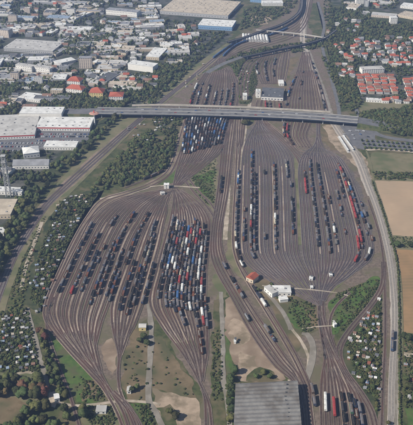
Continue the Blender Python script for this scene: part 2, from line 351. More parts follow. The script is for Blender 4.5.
road('farm_track', [(366, 150), (371, 165), (374, 182), (385, 214), (394, 248), (400, 280), (402, 330), (400, 380), (400, 445)], 3.2, OLIVE, zn())
road('city_road', [(-20, 62), (40, 78), (90, 86), (130, 94), (165, 96)], 8, ROAD, zn())
road('city_road', [(40, 110), (52, 80), (95, 46), (120, 20)], 8, ROAD, zn())
road('city_road', [(-20, 20), (60, 30), (120, 40), (175, 44), (200, 52)], 8, ROAD, zn())
road('city_road', [(-20, 106), (40, 110), (80, 108), (106, 110)], 10, ROAD, zn())
road('car_park', [(350, 142), (380, 144), (450, 150)], 30, ROAD, zn())
patch('car_park', [(30, 128), (90, 128), (88, 140), (60, 148), (-30, 152), (-30, 136)], ROAD, 1)
patch('pale_lot', [(250, 16), (272, 16), (268, 24), (252, 25)], PALE, 2)
# ------------------------------------------------------------------ railway tracks
TRK = {}
NTR = [0]
def track(line, sl=SLEEP, wide=3.0, w=2.5, bed=None):
    NTR[0] += 1; mb = MB(); z = .62 + (NTR[0] % 11) * .003
    ribbon_mesh(mb, line, 3.7, z - .10, bed or rnd.choice([BALL, BALL, BALL, BALLT, BALLD, BALLD])); 
    ribbon_mesh(mb, line, w, z - .06, sl)
    for s in (-.76, .76):
        o = offset(line, s); ribbon_mesh(mb, offset(o, 0), .16, z + .08, RAIL)
        for e in (-.08, .08):
            e_ = offset(o, e); b = len(mb.v); k = mb.mi(RAIL)
            for p in e_: mb.v += [(p[0], p[1], z - .06), (p[0], p[1], z + .08)]
            for i in range(len(e_) - 1): mb.f.append((b+2*i, b+2*i+2, b+2*i+3, b+2*i+1)); mb.m.append(k)
    ob = mb.build('railway_track'); tag(ob, None, None, None, 'structure'); return ob
def bundle(name, A, B, n, sl=SLEEP, bed=None, wob=0):
    a = np.array([G(*p) for p in A]); b = np.array([G(*p) for p in B]); T = []
    for i in range(n):
        f = i / max(1, n - 1) 
        pts = a * (1 - f) + b * f
        T.append(resample(catmull(pts, 8)))
    TRK[name] = T
    for i in range(n):     # a track ends where it runs into its neighbour: the turnouts of the ladder
        line = T[i]; step = (i & -i) if i else 0
        if step and i - step >= 0:
            ref = np.array(T[i - step]); dd_ = [float(np.min(np.hypot(ref[:, 0] - p[0], ref[:, 1] - p[1]))) for p in line]
            # distance to the polyline, not only its points
            def pd(p):
                a_ = ref[:-1]; b_ = ref[1:]; ab = b_ - a_; t = np.clip(((p - a_) * ab).sum(1) / (ab ** 2).sum(1), 0, 1); q = a_ + ab * t[:, None]; return float(np.min(np.hypot(*(q - p).T)))
            ds = [pd(np.array(p)) for p in line]; lim = 3.0; m_ = max(range(len(ds)), key=lambda k: ds[k]); lo = m_
            while lo > 0 and ds[lo - 1] > lim: lo -= 1
            hi = m_
            while hi < len(ds) - 1 and ds[hi + 1] > lim: hi += 1
            seg = line[lo:hi + 1]; L2 = T[i - step]
            def join(p, q):     # point of the neighbour ahead of the cut, so the rails run together
                d_ = Vector(p) - Vector(q); d_.normalize(); k = min(range(len(L2)), key=lambda j: (Vector(L2[j]) - (Vector(p) + d_ * 22)).length); return L2[k]
            if len(seg) > 3:
                if hi < len(line) - 2: seg = seg + [join(seg[-1], seg[-2])]
                if lo > 1: seg = [join(seg[0], seg[1])] + seg
            line = resample(catmull(seg, 2), 8) if len(seg) > 3 else seg
        if len(line) > 2: track(line, sl, bed=bed or (rnd.choice([BALLD, BALLD, BALLR]) if sl is SLEEPR else None))
bundle('RL', [(258,112),(257,122),(249,136),(244,150),(242,170),(241,210),(240,246),(245,261),(262,276),(292,293),(319,306)],
             [(262,112),(262,122),(272,134),(285,147),(292,162),(295,205),(297,246),(300,260),(307,274),(314,290),(320,306)], 17, SLEEPR)
bundle('RR', [(317,122),(317,136),(314,146),(304,154),(299,170),(301,210),(303,245),(305,260),(311,275),(317,291),(321,306)],
             [(320,122),(320,136),(325,148),(338,156),(350,174),(363,210),(372,242),(371,257),(355,273),(334,289),(322,306)], 20, SLEEPR)
bundle('RC', [(266,112),(264,122),(274,134),(288,147),(296,157),(300,165)], [(268,112),(268,122),(280,132),(292,143),(302,152),(312,152)], 4)
bundle('UC', [(288,112),(284,124),(284,136),(290,146)], [(312,112),(310,124),(306,136),(312,148)], 8)
bundle('M2A', [(226,119),(222,150),(218,190),(212,232),(213,262),(233,300),(253,336),(275,366),(298,389),(306,445)],
              [(236,119),(232,150),(228,190),(221,232),(224,258),(242,292),(264,326),(284,356),(304,386),(311,445)], 5)
bundle('M2B', [(238,119),(236,170),(233,230),(235,256),(246,280),(266,312),(284,342),(298,368),(309,396),(315,445)],
              [(245,119),(240,170),(237,230),(240,258),(252,279),(267,303),(286,333),(301,361),(312,390),(319,445)], 4)
bundle('BF', [(320,306),(320,322),(324,343),(325,360),(322,378),(321,400),(322,445)],
             [(322,306),(322,322),(329,343),(341,364),(354,386),(363,408),(370,445)], 11)
bundle('TH', [(319,300),(319,318),(322,340),(326,360)], [(323,300),(324,318),(330,340),(340,362)], 3)
bundle('C1', [(382,262),(381,285),(369,305),(348,330),(337,350),(342,370),(358,392),(370,414),(376,445)], [(385,262),(384,285),(373,305),(352,330),(341,350),(346,370),(362,392),(374,414),(380,445)], 2)
bundle('C2', [(350,293),(338,304),(331,316),(330,332),(336,352)], [(353,293),(341,305),(334,317),(333,332),(339,352)], 1)
bundle('LA1', [(172,189),(145,193),(116,200),(94,216),(80,240),(64,272),(51,302),(53,322),(72,347),(94,371),(107,386)],
              [(173,190),(162,196),(149,208),(141,222),(131,240),(120,270),(109,302),(101,324),(97,345),(101,368),(108,386)], 14)
bundle('LA2', [(173,190),(163,197),(152,209),(144,222),(135,240),(124,270),(113,302),(112,321),(115,338),(119,356),(118,375),(120,392)],
              [(174,190),(170,197),(167,209),(163,224),(160,240),(152,270),(143,302),(136,321),(129,338),(122,357),(119,375),(121,392)], 8)
bundle('LB', [(174,190),(174,200),(172,212),(169,226),(165,240),(157,270),(150,302),(162,326),(180,350),(193,370),(202,388)],
             [(179,188),(190,196),(201,206),(209,220),(209,240),(206,270),(205,302),(207,326),(207,350),(206,370),(204,388)], 15)
bundle('S1', [(107,386),(114,397),(123,412),(134,445)], [(108,386),(120,397),(133,412),(147,445)], 3)
bundle('S4', [(119,388),(124,402),(133,418),(143,445)], [(121,388),(127,402),(138,420),(150,445)], 2)
bundle('S2', [(202,388),(205,400),(206,420),(206,445)], [(204,388),(208,400),(211,420),(213,445)], 3)
bundle('S3', [(184,180),(194,193),(206,206),(215,219)], [(188,178),(198,191),(210,203),(218,215)], 2)
bundle('U1', [(220,58),(208,70),(197,85),(190,105),(185,130),(182,152),(177,170),(173,189)],
             [(222,58),(233,72),(238,88),(236,108),(229,130),(222,150),(200,170),(176,188)], 17)
bundle('U2', [(303,52),(296,75),(289,92),(285,112)], [(309,52),(317,75),(323,92),(328,112)], 14)
bundle('U3', [(217,64),(228,52),(240,44),(262,38),(285,30),(300,18),(306,-12)], [(222,62),(236,55),(250,50),(272,44),(295,36),(308,20),(314,-12)], 5)
bundle('U4', [(248,100),(248,80),(256,62),(275,52),(300,46)], [(238,100),(238,80),(246,62),(262,54),(290,46)], 4)
bundle('U6', [(262,56),(256,66),(258,76),(262,84)], [(290,50),(288,66),(286,76),(284,84)], 12)
bundle('U5', [(258,112),(256,106),(258,100)], [(284,112),(284,106),(282,100)], 7)
bundle('M1', [(-22,345),(-7,297),(9,262),(21,240),(42,207),(67,182),(98,154),(130,126),(164,98),(196,73),(222,52),(245,38),(275,28),(296,16),(302,-12)],
             [(-16,345),(0,298),(14,262),(26,240),(48,207),(74,182),(105,154),(135,126),(168,98),(199,73),(225,52),(249,38),(278,28),(299,16),(305,-12)], 3, SLEEPR)
bundle('M4', [(186,117),(180,137),(174,158),(166,173),(149,184),(126,192),(102,200),(87,217),(73,241),(59,271),(46,302),(46,322),(66,348),(90,374),(104,390),(118,415),(128,445)],
             [(191,117),(185,137),(178,158),(169,175),(151,186),(128,194),(105,202),(89,220),(76,241),(62,271),(49,302),(50,322),(69,347),(92,372),(106,388),(121,413),(131,445)], 2)
bundle('T5', [(60,290),(49,309),(47,328),(53,350),(62,375),(72,402),(84,445)], [(60,290),(49,309),(47,328),(53,350),(62,375),(72,402),(84,445)], 1)
bundle('M3', [(x - 2.0 * (.4 if y < 100 else 1), y) for x, y in M3], [(x + 1.2 * (.5 if y < 100 else 1), y) for x, y in M3], 2, mat('concrete_sleepers', (.17, .155, .14), (.24, .22, .195), .4), BALLW)
bundle('M5', [(368,200),(378,230),(383,258),(385,300),(385,345),(383,385),(381,445)], [(368,200),(378,230),(383,258),(385,300),(385,345),(383,385),(381,445)], 1)
bundle('SP', [(153,178),(140,182),(125,188)], [(166,170),(150,178),(135,183)], 3)
GRID = set()
for T_ in TRK.values():
    for ln in T_:
        for p in resample(ln, 2.5) if len(ln) > 2 else []:
            for dx in (-1, 0, 1):
                for dy in (-1, 0, 1): GRID.add((int(p[0] // 2) + dx, int(p[1] // 2) + dy))
def on_track(x, y): g = G(x, y); return (int(g[0] // 2), int(g[1] // 2)) in GRID
# pale service paths between tracks
for bn, gaps, y0, y1 in (('LA1', (1, 4, 6, 9, 11), 222, 335), ('LA2', (0, 2, 4, 6), 216, 325), ('LB', (0, 2, 5, 8, 11), 214, 345), ('RL', (0, 5, 9, 12), 165, 255), ('RR', (4, 9, 15), 170, 255)):
    for gi in gaps:
        a_, b_ = TRK[bn][gi], TRK[bn][gi+1]; m_ = min(len(a_), len(b_))
        ln = [((p[0]+q[0])/2, (p[1]+q[1])/2) for p, q in [(a_[int(k*(len(a_)-1)/(m_-1))], b_[int(k*(len(b_)-1)/(m_-1))]) for k in range(m_)]]
        ln = [p for p in ln if y0 < P(*p)[1] < y1]
        if len(ln) > 3:
            mb = MB(); ribbon_mesh(mb, ln, 1.1, .6, BALLT); tag(mb.build('service_path'), None, None, None, 'structure')
# ------------------------------------------------------------------ rolling stock
WC = dict(white=(.60,.60,.57), grey=(.17,.175,.185), navy=(.04,.055,.105), blue=(.045,.11,.25), red=(.27,.04,.04), rust=(.15,.06,.035), black=(.03,.03,.035), brown=(.10,.06,.045), green=(.05,.12,.075), cream=(.5,.45,.34), orange=(.45,.16,.05))
WM = {k: mat('wagon_' + k, v, tuple(c * .8 for c in v), .6, rough=.6, c3=tuple(c * .6 + .02 for c in v), scale3=.15) for k, v in WC.items()}
UNDER = mat('underframe_steel', (.03, .025, .022), (.045, .035, .03), 1)
COAL = mat('coal_load', (.02, .02, .022), (.05, .045, .04), 1.5)
GRAVEL = mat('gravel_load', (.25, .22, .19), (.15, .13, .11), 1.5)
ROOFG = mat('wagon_roof', (.085, .085, .095), (.15, .14, .14), .5, c3=(.10, .075, .06), scale3=.1)
def underframe(mb, L):
    mb.box(-L/2, L/2, -1.2, 1.2, .95, 1.25, UNDER)
    for s in (-1, 1): mb.box(s*L/2-.25, s*L/2+.25, -1.1, 1.1, .9, 1.1, UNDER); mb.cyl(s*(L/2+.4), 0, 1.05, .12, .5, UNDER, 'x', 6)
def bogie(mb, x):
    mb.box(x-1.5, x+1.5, -1.05, 1.05, .5, .9, UNDER)
    for dx in (-.9, .9):
        for y in (-.75, .75): mb.cyl(x+dx, y, .46, .46, .14, UNDER, 'y', 10)
def body(mb, kind, L, c):
    m = WM[c]
    if kind == 'boxcar':
        mb.box(-L/2+.2, L/2-.2, -1.4, 1.4, 1.25, 3.6, m)
        n = 6
        pts = [(-1.45, 3.55)] + [(-1.4*math.cos(math.pi*k/n), 3.6 + .55*math.sin(math.pi*k/n)) for k in range(1, n)] + [(1.45, 3.55)]
        rm = m if c in ('white', 'blue', 'red') else ROOFG
        for k in range(n): (y0, z0), (y1, z1) = pts[k], pts[k+1]; mb.quad([(-L/2+.1,y0,z0),(L/2-.1,y0,z0),(L/2-.1,y1,z1),(-L/2+.1,y1,z1)][::-1], rm)
        for s in (-1, 1): mb.quad([(s*(L/2-.12), y, z) for y, z in pts], m)
        for x in (-L/4, 0, L/4):
            for s in (-1, 1): mb.box(x-1.4, x+1.4, s*1.43-.03, s*1.43+.03, 1.4, 3.4, m)
    elif kind == 'tank':
        mb.cyl(0, 0, 2.65, 1.38, L-1.2, m, 'x', 14)
        for s in (-1, 1): mb.cyl(s*(L/2-.42), 0, 2.65, 1.38 if s < 0 else .8, .36, m, 'x', 14, r2=.8 if s > 0 else 1.38) if s < 0 else mb.cyl(L/2-.42, 0, 2.65, 1.38, .36, m, 'x', 14, r2=.8)
        mb.cyl(0, 0, 3.95, .45, .4, m, 'z', 10); mb.box(-L/2+1, L/2-1, -.3, .3, 4.06, 4.1, UNDER)
        mb.box(-L/2, L/2, -1.3, 1.3, 1.25, 1.4, UNDER)
    elif kind == 'open':
        t = .12
        mb.box(-L/2+.2, L/2-.2, -1.4, 1.4, 1.25, 1.5, m)
        mb.box(-L/2+.2, L/2-.2, -1.4, -1.4+t, 1.5, 3.3, m); mb.box(-L/2+.2, L/2-.2, 1.4-t, 1.4, 1.5, 3.3, m)
        mb.box(-L/2+.2, -L/2+.2+t, -1.28, 1.28, 1.5, 3.3, m); mb.box(L/2-.2-t, L/2-.2, -1.28, 1.28, 1.5, 3.3, m)
        for k in range(7):
            x = -L/2+.8 + k*(L-1.6)/6
            for s in (-1, 1): mb.box(x-.08, x+.08, s*1.46-.05, s*1.46+.05, 1.3, 3.25, m)
        b = len(mb.v); k_ = mb.mi(COAL if c in ('black', 'navy', 'brown') else GRAVEL); nx, ny = 8, 3
        for i in range(nx+1):
            for j in range(ny+1): mb.v.append((-L/2+.35+i*(L-.7)/nx, -1.27+j*2.54/ny, 2.2+.8*(j in (1, 2))*(i not in (0, nx))+.3*math.sin(i*2.1+j)))
        for i in range(nx):
            for j in range(ny): q = b+i*(ny+1)+j; mb.f.append((q, q+ny+1, q+ny+2, q+1)); mb.m.append(k_)
    elif kind == 'low':
        mb.box(-L/2+.1, L/2-.1, -1.35, 1.35, 1.25, 1.5, m)
        for k in range(4):
            x = -L/2 + 1.8 + k*(L-3.6)/3; mb.box(x-1.1, x+1.1, -1.0, 1.0, 1.503, 1.9+.5*((k*7) % 3), WM[(c, 'rust', 'grey', 'navy')[k]])
        for x in (-L/2+.3, L/2-.3): mb.box(x-.08, x+.08, -1.3, 1.3, 1.5, 2.4, UNDER)
    elif kind == 'flat':
        mb.box(-L/2, L/2, -1.35, 1.35, 1.25, 1.4, UNDER)
        mb.box(-L/2+.5, -.15, -1.22, 1.22, 1.42, 4.0, m); m2 = WM[{'white': 'blue', 'blue': 'white', 'navy': 'rust', 'rust': 'grey', 'grey': 'navy', 'orange': 'navy'}.get(c, 'grey')]
        mb.box(.15, L/2-.5, -1.22, 1.22, 1.42, 4.0, m2)
        for x in range(int(-L/2)+1, int(L/2)):
            if abs(x) > .3:
                for s in (-1, 1): mb.box(x-.1, x+.1, s*1.24-.03, s*1.24+.03, 1.5, 3.9, m if x < 0 else m2)
def loco_body(mb, L, c):
    m = WM[c]; mb.box(-L/2+.4, L/2-.4, -1.45, 1.45, 1.25, 3.5, m, taper=.12); mb.box(-L/2+1, L/2-1, -1.1, 1.1, 3.5, 3.95, ROOFG, taper=.15)
    for s in (-1, 1):
        mb.box(s*(L/2-.36)-.08, s*(L/2-.36)+.08, -1.1, 1.1, 2.5, 3.3, GLASS)
        for x in (-3, 0, 3): mb.box(x-.7, x+.7, s*1.42-.04, s*1.42+.04, 2.3, 3, UNDER)
KN = dict(boxcar=('boxcar', 'boxcar', 13.5), tank=('tank_wagon', 'tank wagon', 12), open=('open_wagon', 'open wagon', 11), flat=('container_wagon', 'container wagon', 15), low=('flat_wagon', 'flat wagon', 13), loco=('locomotive', 'locomotive', 17), coach=('passenger_coach', 'coach', 24))
PM = {}
def parts(kind, c):
    if (kind, c) in PM: return PM[(kind, c)]
    L = KN[kind][2]; out = {}
    u = MB(); underframe(u, L); out['underframe'] = u.mesh('underframe')
    for s in (-1, 1):
        g = MB(); bogie(g, s*(L/2-2.6)); out['bogie%d' % s] = g.mesh('bogie')
    b = MB()
    if kind == 'loco': loco_body(b, L, c)
    elif kind == 'coach':
        m = WM[c]; b.box(-L/2+.2, L/2-.2, -1.42, 1.42, 1.25, 3.5, m)
        n = 6; pts = [(-1.45*math.cos(math.pi*k/n), 3.48 + .6*math.sin(math.pi*k/n)) for k in range(n+1)]
        for k in range(n): (y0, z0), (y1, z1) = pts[k], pts[k+1]; b.quad([(-L/2+.1,y0,z0),(L/2-.1,y0,z0),(L/2-.1,y1,z1),(-L/2+.1,y1,z1)][::-1], m if c != 'green' else ROOFG)
        for s in (-1, 1): b.quad([(s*(L/2-.12), y, z) for y, z in pts], m)
        for k in range(9):
            for s in (-1, 1): b.box(-L/2+2+k*2.5-.8, -L/2+2+k*2.5+.8, s*1.43-.03, s*1.43+.03, 2.3, 3.1, GLASS)
    else: body(b, kind, L, c)
    out['body'] = b.mesh('body')
    w = MB(); w.v = []; 
    for q in (u, b):
        o = len(w.v); w.v += q.v; w.f += [tuple(o+i for i in f) for f in q.f]; w.m += [w.mi(q.mats[k]) for k in q.m]
    for s in (-1, 1): bogie(w, s*(L/2-2.6))
    out['all'] = w.mesh(KN[kind][0]); PM[(kind, c)] = out; return out
CN = dict(white='white', grey='grey', navy='dark navy', blue='blue', red='red', rust='rusty', black='black', brown='brown', green='green', cream='cream', orange='orange')
STR = []
def wagon(kind, c, x, y, ang, detail):
    p = parts(kind, c); name = KN[kind][0]
    if detail:
        o = empty(name, (x, y, .70), ang)
        for pn in ('body', 'underframe', 'bogie-1', 'bogie1'):
            ch = bpy.data.objects.new(pn.split('-')[0].rstrip('1'), p[pn]); link(ch, o)
    else:
        o = bpy.data.objects.new(name, p['all']); o.location = (x, y, .70); o.rotation_euler = (0, 0, ang); link(o)
    return o
def palette(s):
    out = []
    for t in s.split():
        k, n = t.split('*'); kd, c = k.split('.'); out += [(kd, c)] * int(n)
    return out
DARK = palette('boxcar.navy*3 open.black*3 open.brown*3 tank.black*2 flat.navy*2 boxcar.brown*3 open.navy*2 boxcar.grey*1 tank.grey*1 open.rust*2 low.black*2 low.brown*1')
MIX = palette('low.grey*3 low.navy*3 low.rust*2 open.grey*2 tank.cream*1 boxcar.navy*5 open.black*3 open.brown*2 boxcar.white*2 boxcar.red*1 tank.grey*1 flat.navy*2 flat.blue*1 tank.white*1 boxcar.grey*2 open.rust*2 flat.rust*1 boxcar.blue*1 open.navy*2 boxcar.brown*2')
BLUEW = palette('boxcar.blue*4 flat.blue*2 boxcar.white*1 boxcar.navy*2')
REDS = palette('low.rust*3 open.brown*2 boxcar.red*5 open.rust*2 flat.rust*1 boxcar.brown*1')
WHITES = palette('boxcar.white*5 tank.white*2 boxcar.grey*3')
def string(bn, x, y0, y1, pal=DARK, fill=1.0, area='', exclude=True):
    """a string of wagons on the track of bundle bn that passes nearest to (x, y0) in the photograph"""
    best = None
    for i, line in enumerate(TRK[bn]):
        q = [P(*p) for p in line]; d = min(abs(a[0]-x) + 3*abs(a[1]-y0) for a in q)
        if best is None or d < best[0]: best = (d, i)
    line = TRK[bn][best[1]]; key = (bn, best[1])
    L = np.array(line); d = np.r_[0, np.cumsum(np.hypot(*np.diff(L, axis=0).T))]
    at = lambda s: (float(np.interp(s, d, L[:, 0])), float(np.interp(s, d, L[:, 1])))
    ww = []; s = 0; fill = min(1, fill * 1.5)
    for q in np.arange(0, d[-1], 2.0):
        if q < s: continue
        p = P(*at(q), 2)
        if not (y0 <= p[1] <= y1): continue
        if rnd.random() > fill: s = q + rnd.choice([16, 32]); continue
        kd, c = rnd.choice(pal)
        if WAGS and (key in USED) and any(abs(u - q) < 20 for u in USED[key]): continue
        Lw = KN[kd][2] + 1.3; m_ = at(q + Lw/2); a = at(q); b = at(q + Lw)
        if q + Lw > d[-1]: break
        ww.append((kd, c, m_[0], m_[1], math.atan2(b[1]-a[1], b[0]-a[0]), q)); s = q + Lw
    USED.setdefault(key, []).extend(w[5] for w in ww); WAGS.extend(ww)
    if ww: STR.append((area, x, ww))
USED = {}; WAGS = []
# left yard, outer tracks
string('LA1', 93, 222, 290, BLUEW[:2] + BLUEW[7:] + DARK, 1, 'left yard'); string('LA1', 99, 232, 262, DARK, .8, 'left yard')
string('LA1', 97, 250, 286, DARK, .9, 'left yard'); string('LA1', 104, 244, 282, MIX, .5, 'left yard')
string('LA1', 117, 215, 246, DARK, .35, 'left yard'); string('LA1', 113, 240, 300, DARK, 1, 'left yard')
string('LA1', 128, 225, 252, DARK, .5, 'left yard'); string('LA1', 134, 212, 290, DARK, 1, 'left yard')
string('LA1', 125, 270, 300, MIX, .9, 'left yard')
string('LA2', 141, 212, 262, DARK, 1, 'left yard'); string('LA2', 137, 260, 305, DARK, .9, 'left yard')
string('LA2', 140, 265, 312, DARK, .9, 'left yard'); string('LA2', 147, 215, 245, MIX, .5, 'left yard'); string('LA2', 150, 240, 300, DARK, .8, 'left yard')
string('LA2', 160, 220, 262, MIX, .85, 'left yard'); string('LA2', 153, 262, 300, DARK, .7, 'left yard')
string('LA1', 122, 248, 292, DARK, .8, 'left yard'); string('LA1', 110, 266, 296, MIX, .7, 'left yard'); string('LA2', 156, 232, 300, MIX, .7, 'left yard'); string('LA1', 88, 262, 292, MIX, .6, 'left yard')
string('RR', 330, 180, 250, MIX, .25, 'right yard right half'); string('RL', 263, 170, 240, MIX, .12, 'right yard left half'); string('RR', 335, 170, 200, DARK, .6, 'right yard right half'); string('RL', 287, 200, 245, MIX, .3, 'right yard left half')
TR = TRK['LB']
for i in range(1, 14):
    line = TR[i]; q = [P(*p) for p in line]; k = min(range(len(q)), key=lambda j: abs(q[j][1]-250))
    string('LB', q[k][0], 250, 251, MIX, 0, 'sorting yard')
    y0 = 218 + rnd.uniform(-4, 10) + (4 if i > 9 else 0); y1 = {1: 268, 2: 292, 3: 272, 4: 300}.get(i, 312 + rnd.uniform(-14, 16))
    bx = [a for a in q if abs(a[1]-y0) < 3][:1] or [q[k]]
    string('LB', bx[0][0], y0, y1, MIX + WHITES[:2] + REDS[5:7] + DARK[:8] if i > 2 else DARK, .7, 'sorting yard')
string('LB', 206, 296, 322, DARK, 1, 'sorting yard')
string('LB', 197, 330, 350, DARK, .5, 'sorting yard')
# right yard
string('RL', 251, 150, 254, MIX, .97, 'right yard left half'); string('RL', 255, 172, 250, DARK, .9, 'right yard left half')
string('RL', 274, 163, 208, DARK, .95, 'right yard left half'); string('RL', 275, 214, 250, MIX, .8, 'right yard left half'); string('RL', 284, 160, 176, MIX, .6, 'right yard left half')
string('RL', 245, 196, 236, MIX, .35, 'right yard left half')
string('RL', 292, 182, 232, MIX, .55, 'right yard left half')
string('RR', 310, 158, 242, DARK, .95, 'right yard right half'); string('RR', 316, 163, 205, DARK, .8, 'right yard right half')
string('RR', 321, 200, 252, DARK, .85, 'right yard right half'); string('RR', 325, 175, 240, MIX, .3, 'right yard right half')
string('RR', 305, 170, 190, REDS, .8, 'right yard right half')
string('RR', 338, 163, 244, REDS, 1, 'right yard right half'); string('RR', 342, 175, 245, DARK, .85, 'right yard right half')
string('RR', 347, 178, 213, MIX, .8, 'right yard right half'); string('RR', 352, 176, 226, MIX, .35, 'right yard right half')
string('RR', 360, 212, 258, MIX, .45, 'right yard right half'); string('RR', 357, 236, 256, REDS, .7, 'right yard right half'); string('RR', 364, 205, 250, MIX, .35, 'right yard right half')
string('RR', 333, 225, 250, MIX, .3, 'right yard right half')
# rows below and above the motorway bridge
for i in range(0, 16):
    line = TRK['U1'][i]; q = [P(*p) for p in line]; k = min(range(len(q)), key=lambda j: abs(q[j][1]-130))
    string('U1', q[k][0], 117.5 + 0*i, 153 - max(0, i-5)*1.0 - rnd.uniform(0, 3), (WHITES + DARK) if i in (1, 3, 5, 6, 8) else DARK + BLUEW[:6], 1 if i < 9 else .7, 'rows below the bridge')
    if i in (1, 3, 4, 6, 8, 10, 12, 14): string('U1', q[min(range(len(q)), key=lambda j: abs(q[j][1]-95))][0], rnd.uniform(82, 92), 105, MIX, .8, 'yard above the bridge')
string('UC', 284, 122, 136, MIX, .8, 'fan below the bridge'); string('UC', 288, 124, 142, REDS, .7, 'fan below the bridge')
string('M2B', 238, 185, 262, REDS + MIX, .6, 'centre through tracks'); string('M2B', 240, 160, 200, MIX, .5, 'centre through tracks'); string('M2B', 246, 278, 300, MIX, .5, 'centre through tracks')
string('M2A', 224, 262, 300, MIX, .5, 'centre through tracks'); string('M2A', 232, 290, 330, DARK, .5, 'centre through tracks'); string('M2A', 248, 300, 340, MIX, .25, 'centre through tracks')
string('M2A', 223, 176, 190, DARK, .8, 'centre through tracks')
string('U2', 294, 80, 104, MIX, .3, 'upper right sidings'); string('U2', 312, 62, 104, DARK, .5, 'upper right sidings'); string('U2', 290, 88, 106, MIX, .6, 'upper right sidings'); string('U2', 319, 84, 106, DARK, .6, 'upper right sidings'); string('U2', 299, 66, 84, MIX, .6, 'upper right sidings'); string('U6', 266, 60, 80, MIX, .6, 'behind locomotive shed'); string('U6', 276, 58, 76, DARK, .6, 'behind locomotive shed'); string('U6', 258, 62, 74, MIX, .5, 'behind locomotive shed'); string('U5', 264, 103, 108, REDS, .9, 'before locomotive shed'); string('U5', 272, 103, 108, MIX, .9, 'before locomotive shed'); string('U5', 278, 103, 108, REDS, .9, 'before locomotive shed'); string('U2', 303, 70, 98, REDS, .3, 'upper right sidings')
string('U3', 232, 30, 56, palette('coach.navy*1 coach.blue*2'), 1, 'top main line'); string('M1', 236, 37, 58, palette('coach.blue*2 coach.navy*1'), 1, 'top main line')
string('SP', 150, 170, 190, REDS + DARK, .9, 'wood siding')
# bottom fan
string('BF', 326, 392, 400, palette('coach.white*1'), 1, 'bottom fan'); string('BF', 334, 397, 404, palette('coach.red*1'), 1, 'bottom fan')
string('BF', 341, 392, 425, DARK, .9, 'bottom fan'); string('BF', 346, 392, 430, palette('boxcar.green*1 open.black*1'), .8, 'bottom fan')
string('BF', 352, 398, 430, DARK + REDS, .7, 'bottom fan'); string('BF', 357, 402, 432, palette('boxcar.navy*1 boxcar.red*1'), 1, 'bottom fan')
string('BF', 361, 412, 430, REDS, 1, 'bottom fan'); string('M2B', 315, 383, 398, DARK, .8, 'bottom fan')
string('M3', 391, 331, 350, palette('loco.blue*1 boxcar.navy*2'), 1, 'pale main line')
string('M1', 25, 225, 240, palette('loco.red*1'), 0, 'left main line')
ONES = ['', 'first', 'second', 'third', 'fourth', 'fifth', 'sixth', 'seventh', 'eighth', 'ninth', 'tenth', 'eleventh', 'twelfth', 'thirteenth', 'fourteenth', 'fifteenth', 'sixteenth', 'seventeenth', 'eighteenth', 'nineteenth']
TENS = {2: ('twenty', 'twentieth'), 3: ('thirty', 'thirtieth'), 4: ('forty', 'fortieth'), 5: ('fifty', 'fiftieth'), 6: ('sixty', 'sixtieth')}
def nth(n):
    if n < 20: return ONES[n]
    t, o = divmod(n, 10); return TENS[t][1] if o == 0 else TENS[t][0] + '-' + ONES[o]
for area in sorted(set(s[0] for s in STR)):
    ss = [s for s in STR if s[0] == area]
    ss.sort(key=lambda s: min(P(w[2], w[3])[0] for w in s[2]))
    for si, (_, x, ww) in enumerate(ss):
        ww = sorted(ww, key=lambda w: P(w[2], w[3])[1])
        for wi, (kd, c, wx, wy, an, q) in enumerate(ww):
            py = P(wx, wy)[1]; o = wagon(kd, c, wx, wy, an, py > 262)
            if len(ss) == 1: s_ = ''
            else: s_ = ', %s string from left' % nth(si + 1)
            e_ = 'standing alone' if len(ww) == 1 else '%s from far end' % nth(wi + 1)
            tag(o, '%s %s, %s%s, %s' % (CN[c], KN[kd][1], e_, s_, area), KN[kd][1], '%ss standing in the yard' % KN[kd][1])
# ------------------------------------------------------------------ trees
import bmesh
def ico(sub):
    bm = bmesh.new(); bmesh.ops.create_icosphere(bm, subdivisions=sub, radius=1); v = np.array([p.co[:] for p in bm.verts]); f = np.array([[q.index for q in p.verts] for p in bm.faces]); bm.free(); return v, f
ICO2, ICO3 = ico(2), ico(3)
def crown_arrays(seed, lobes, sub, leaves, leafsize):
    g = np.random.default_rng(seed); V = []; F = []; n = 0; base = ICO2 if sub == 2 else ICO3
    cs = []
    for i in range(lobes):
        a = g.uniform(0, 6.28); r = g.uniform(.1, .55) if i else 0
        c = np.array([math.cos(a)*r, math.sin(a)*r, g.uniform(-.25, .45) if i else .1]); rad = g.uniform(.38, .6) if i else .62
        cs.append((c, rad)); v = base[0].copy()
        ns = np.array([noise.noise(Vector(p * 2.6 + seed * 3.1 + i)) + .5*noise.noise(Vector(p * 6 + seed + i)) for p in v])
        v = v * (1 + .62 * ns[:, None]) * rad * np.array([1, 1, .95]) + c
        V.append(v); F.append(base[1] + n); n += len(v)
    for k in range(leaves):
        c, rad = cs[g.integers(len(cs))]; d = g.normal(size=3); d /= np.linalg.norm(d); d[2] = abs(d[2]) * .9 - .25 if g.random() < .8 else d[2]
        p = c + d * rad * g.uniform(.92, 1.22); u = g.normal(size=3); u /= np.linalg.norm(u); w = np.cross(u, g.normal(size=3)); w /= np.linalg.norm(w); s = leafsize * g.uniform(.5, 1.3)
        V.append(np.array([p - u*s, p + w*s*.7, p + u*s])); F.append(np.array([[n, n+1, n+2]])); n += 3
    V = np.vstack(V); V[:, 2] = (V[:, 2] + .75) / 1.75   # 0..~1 height
    return V, np.vstack(F)
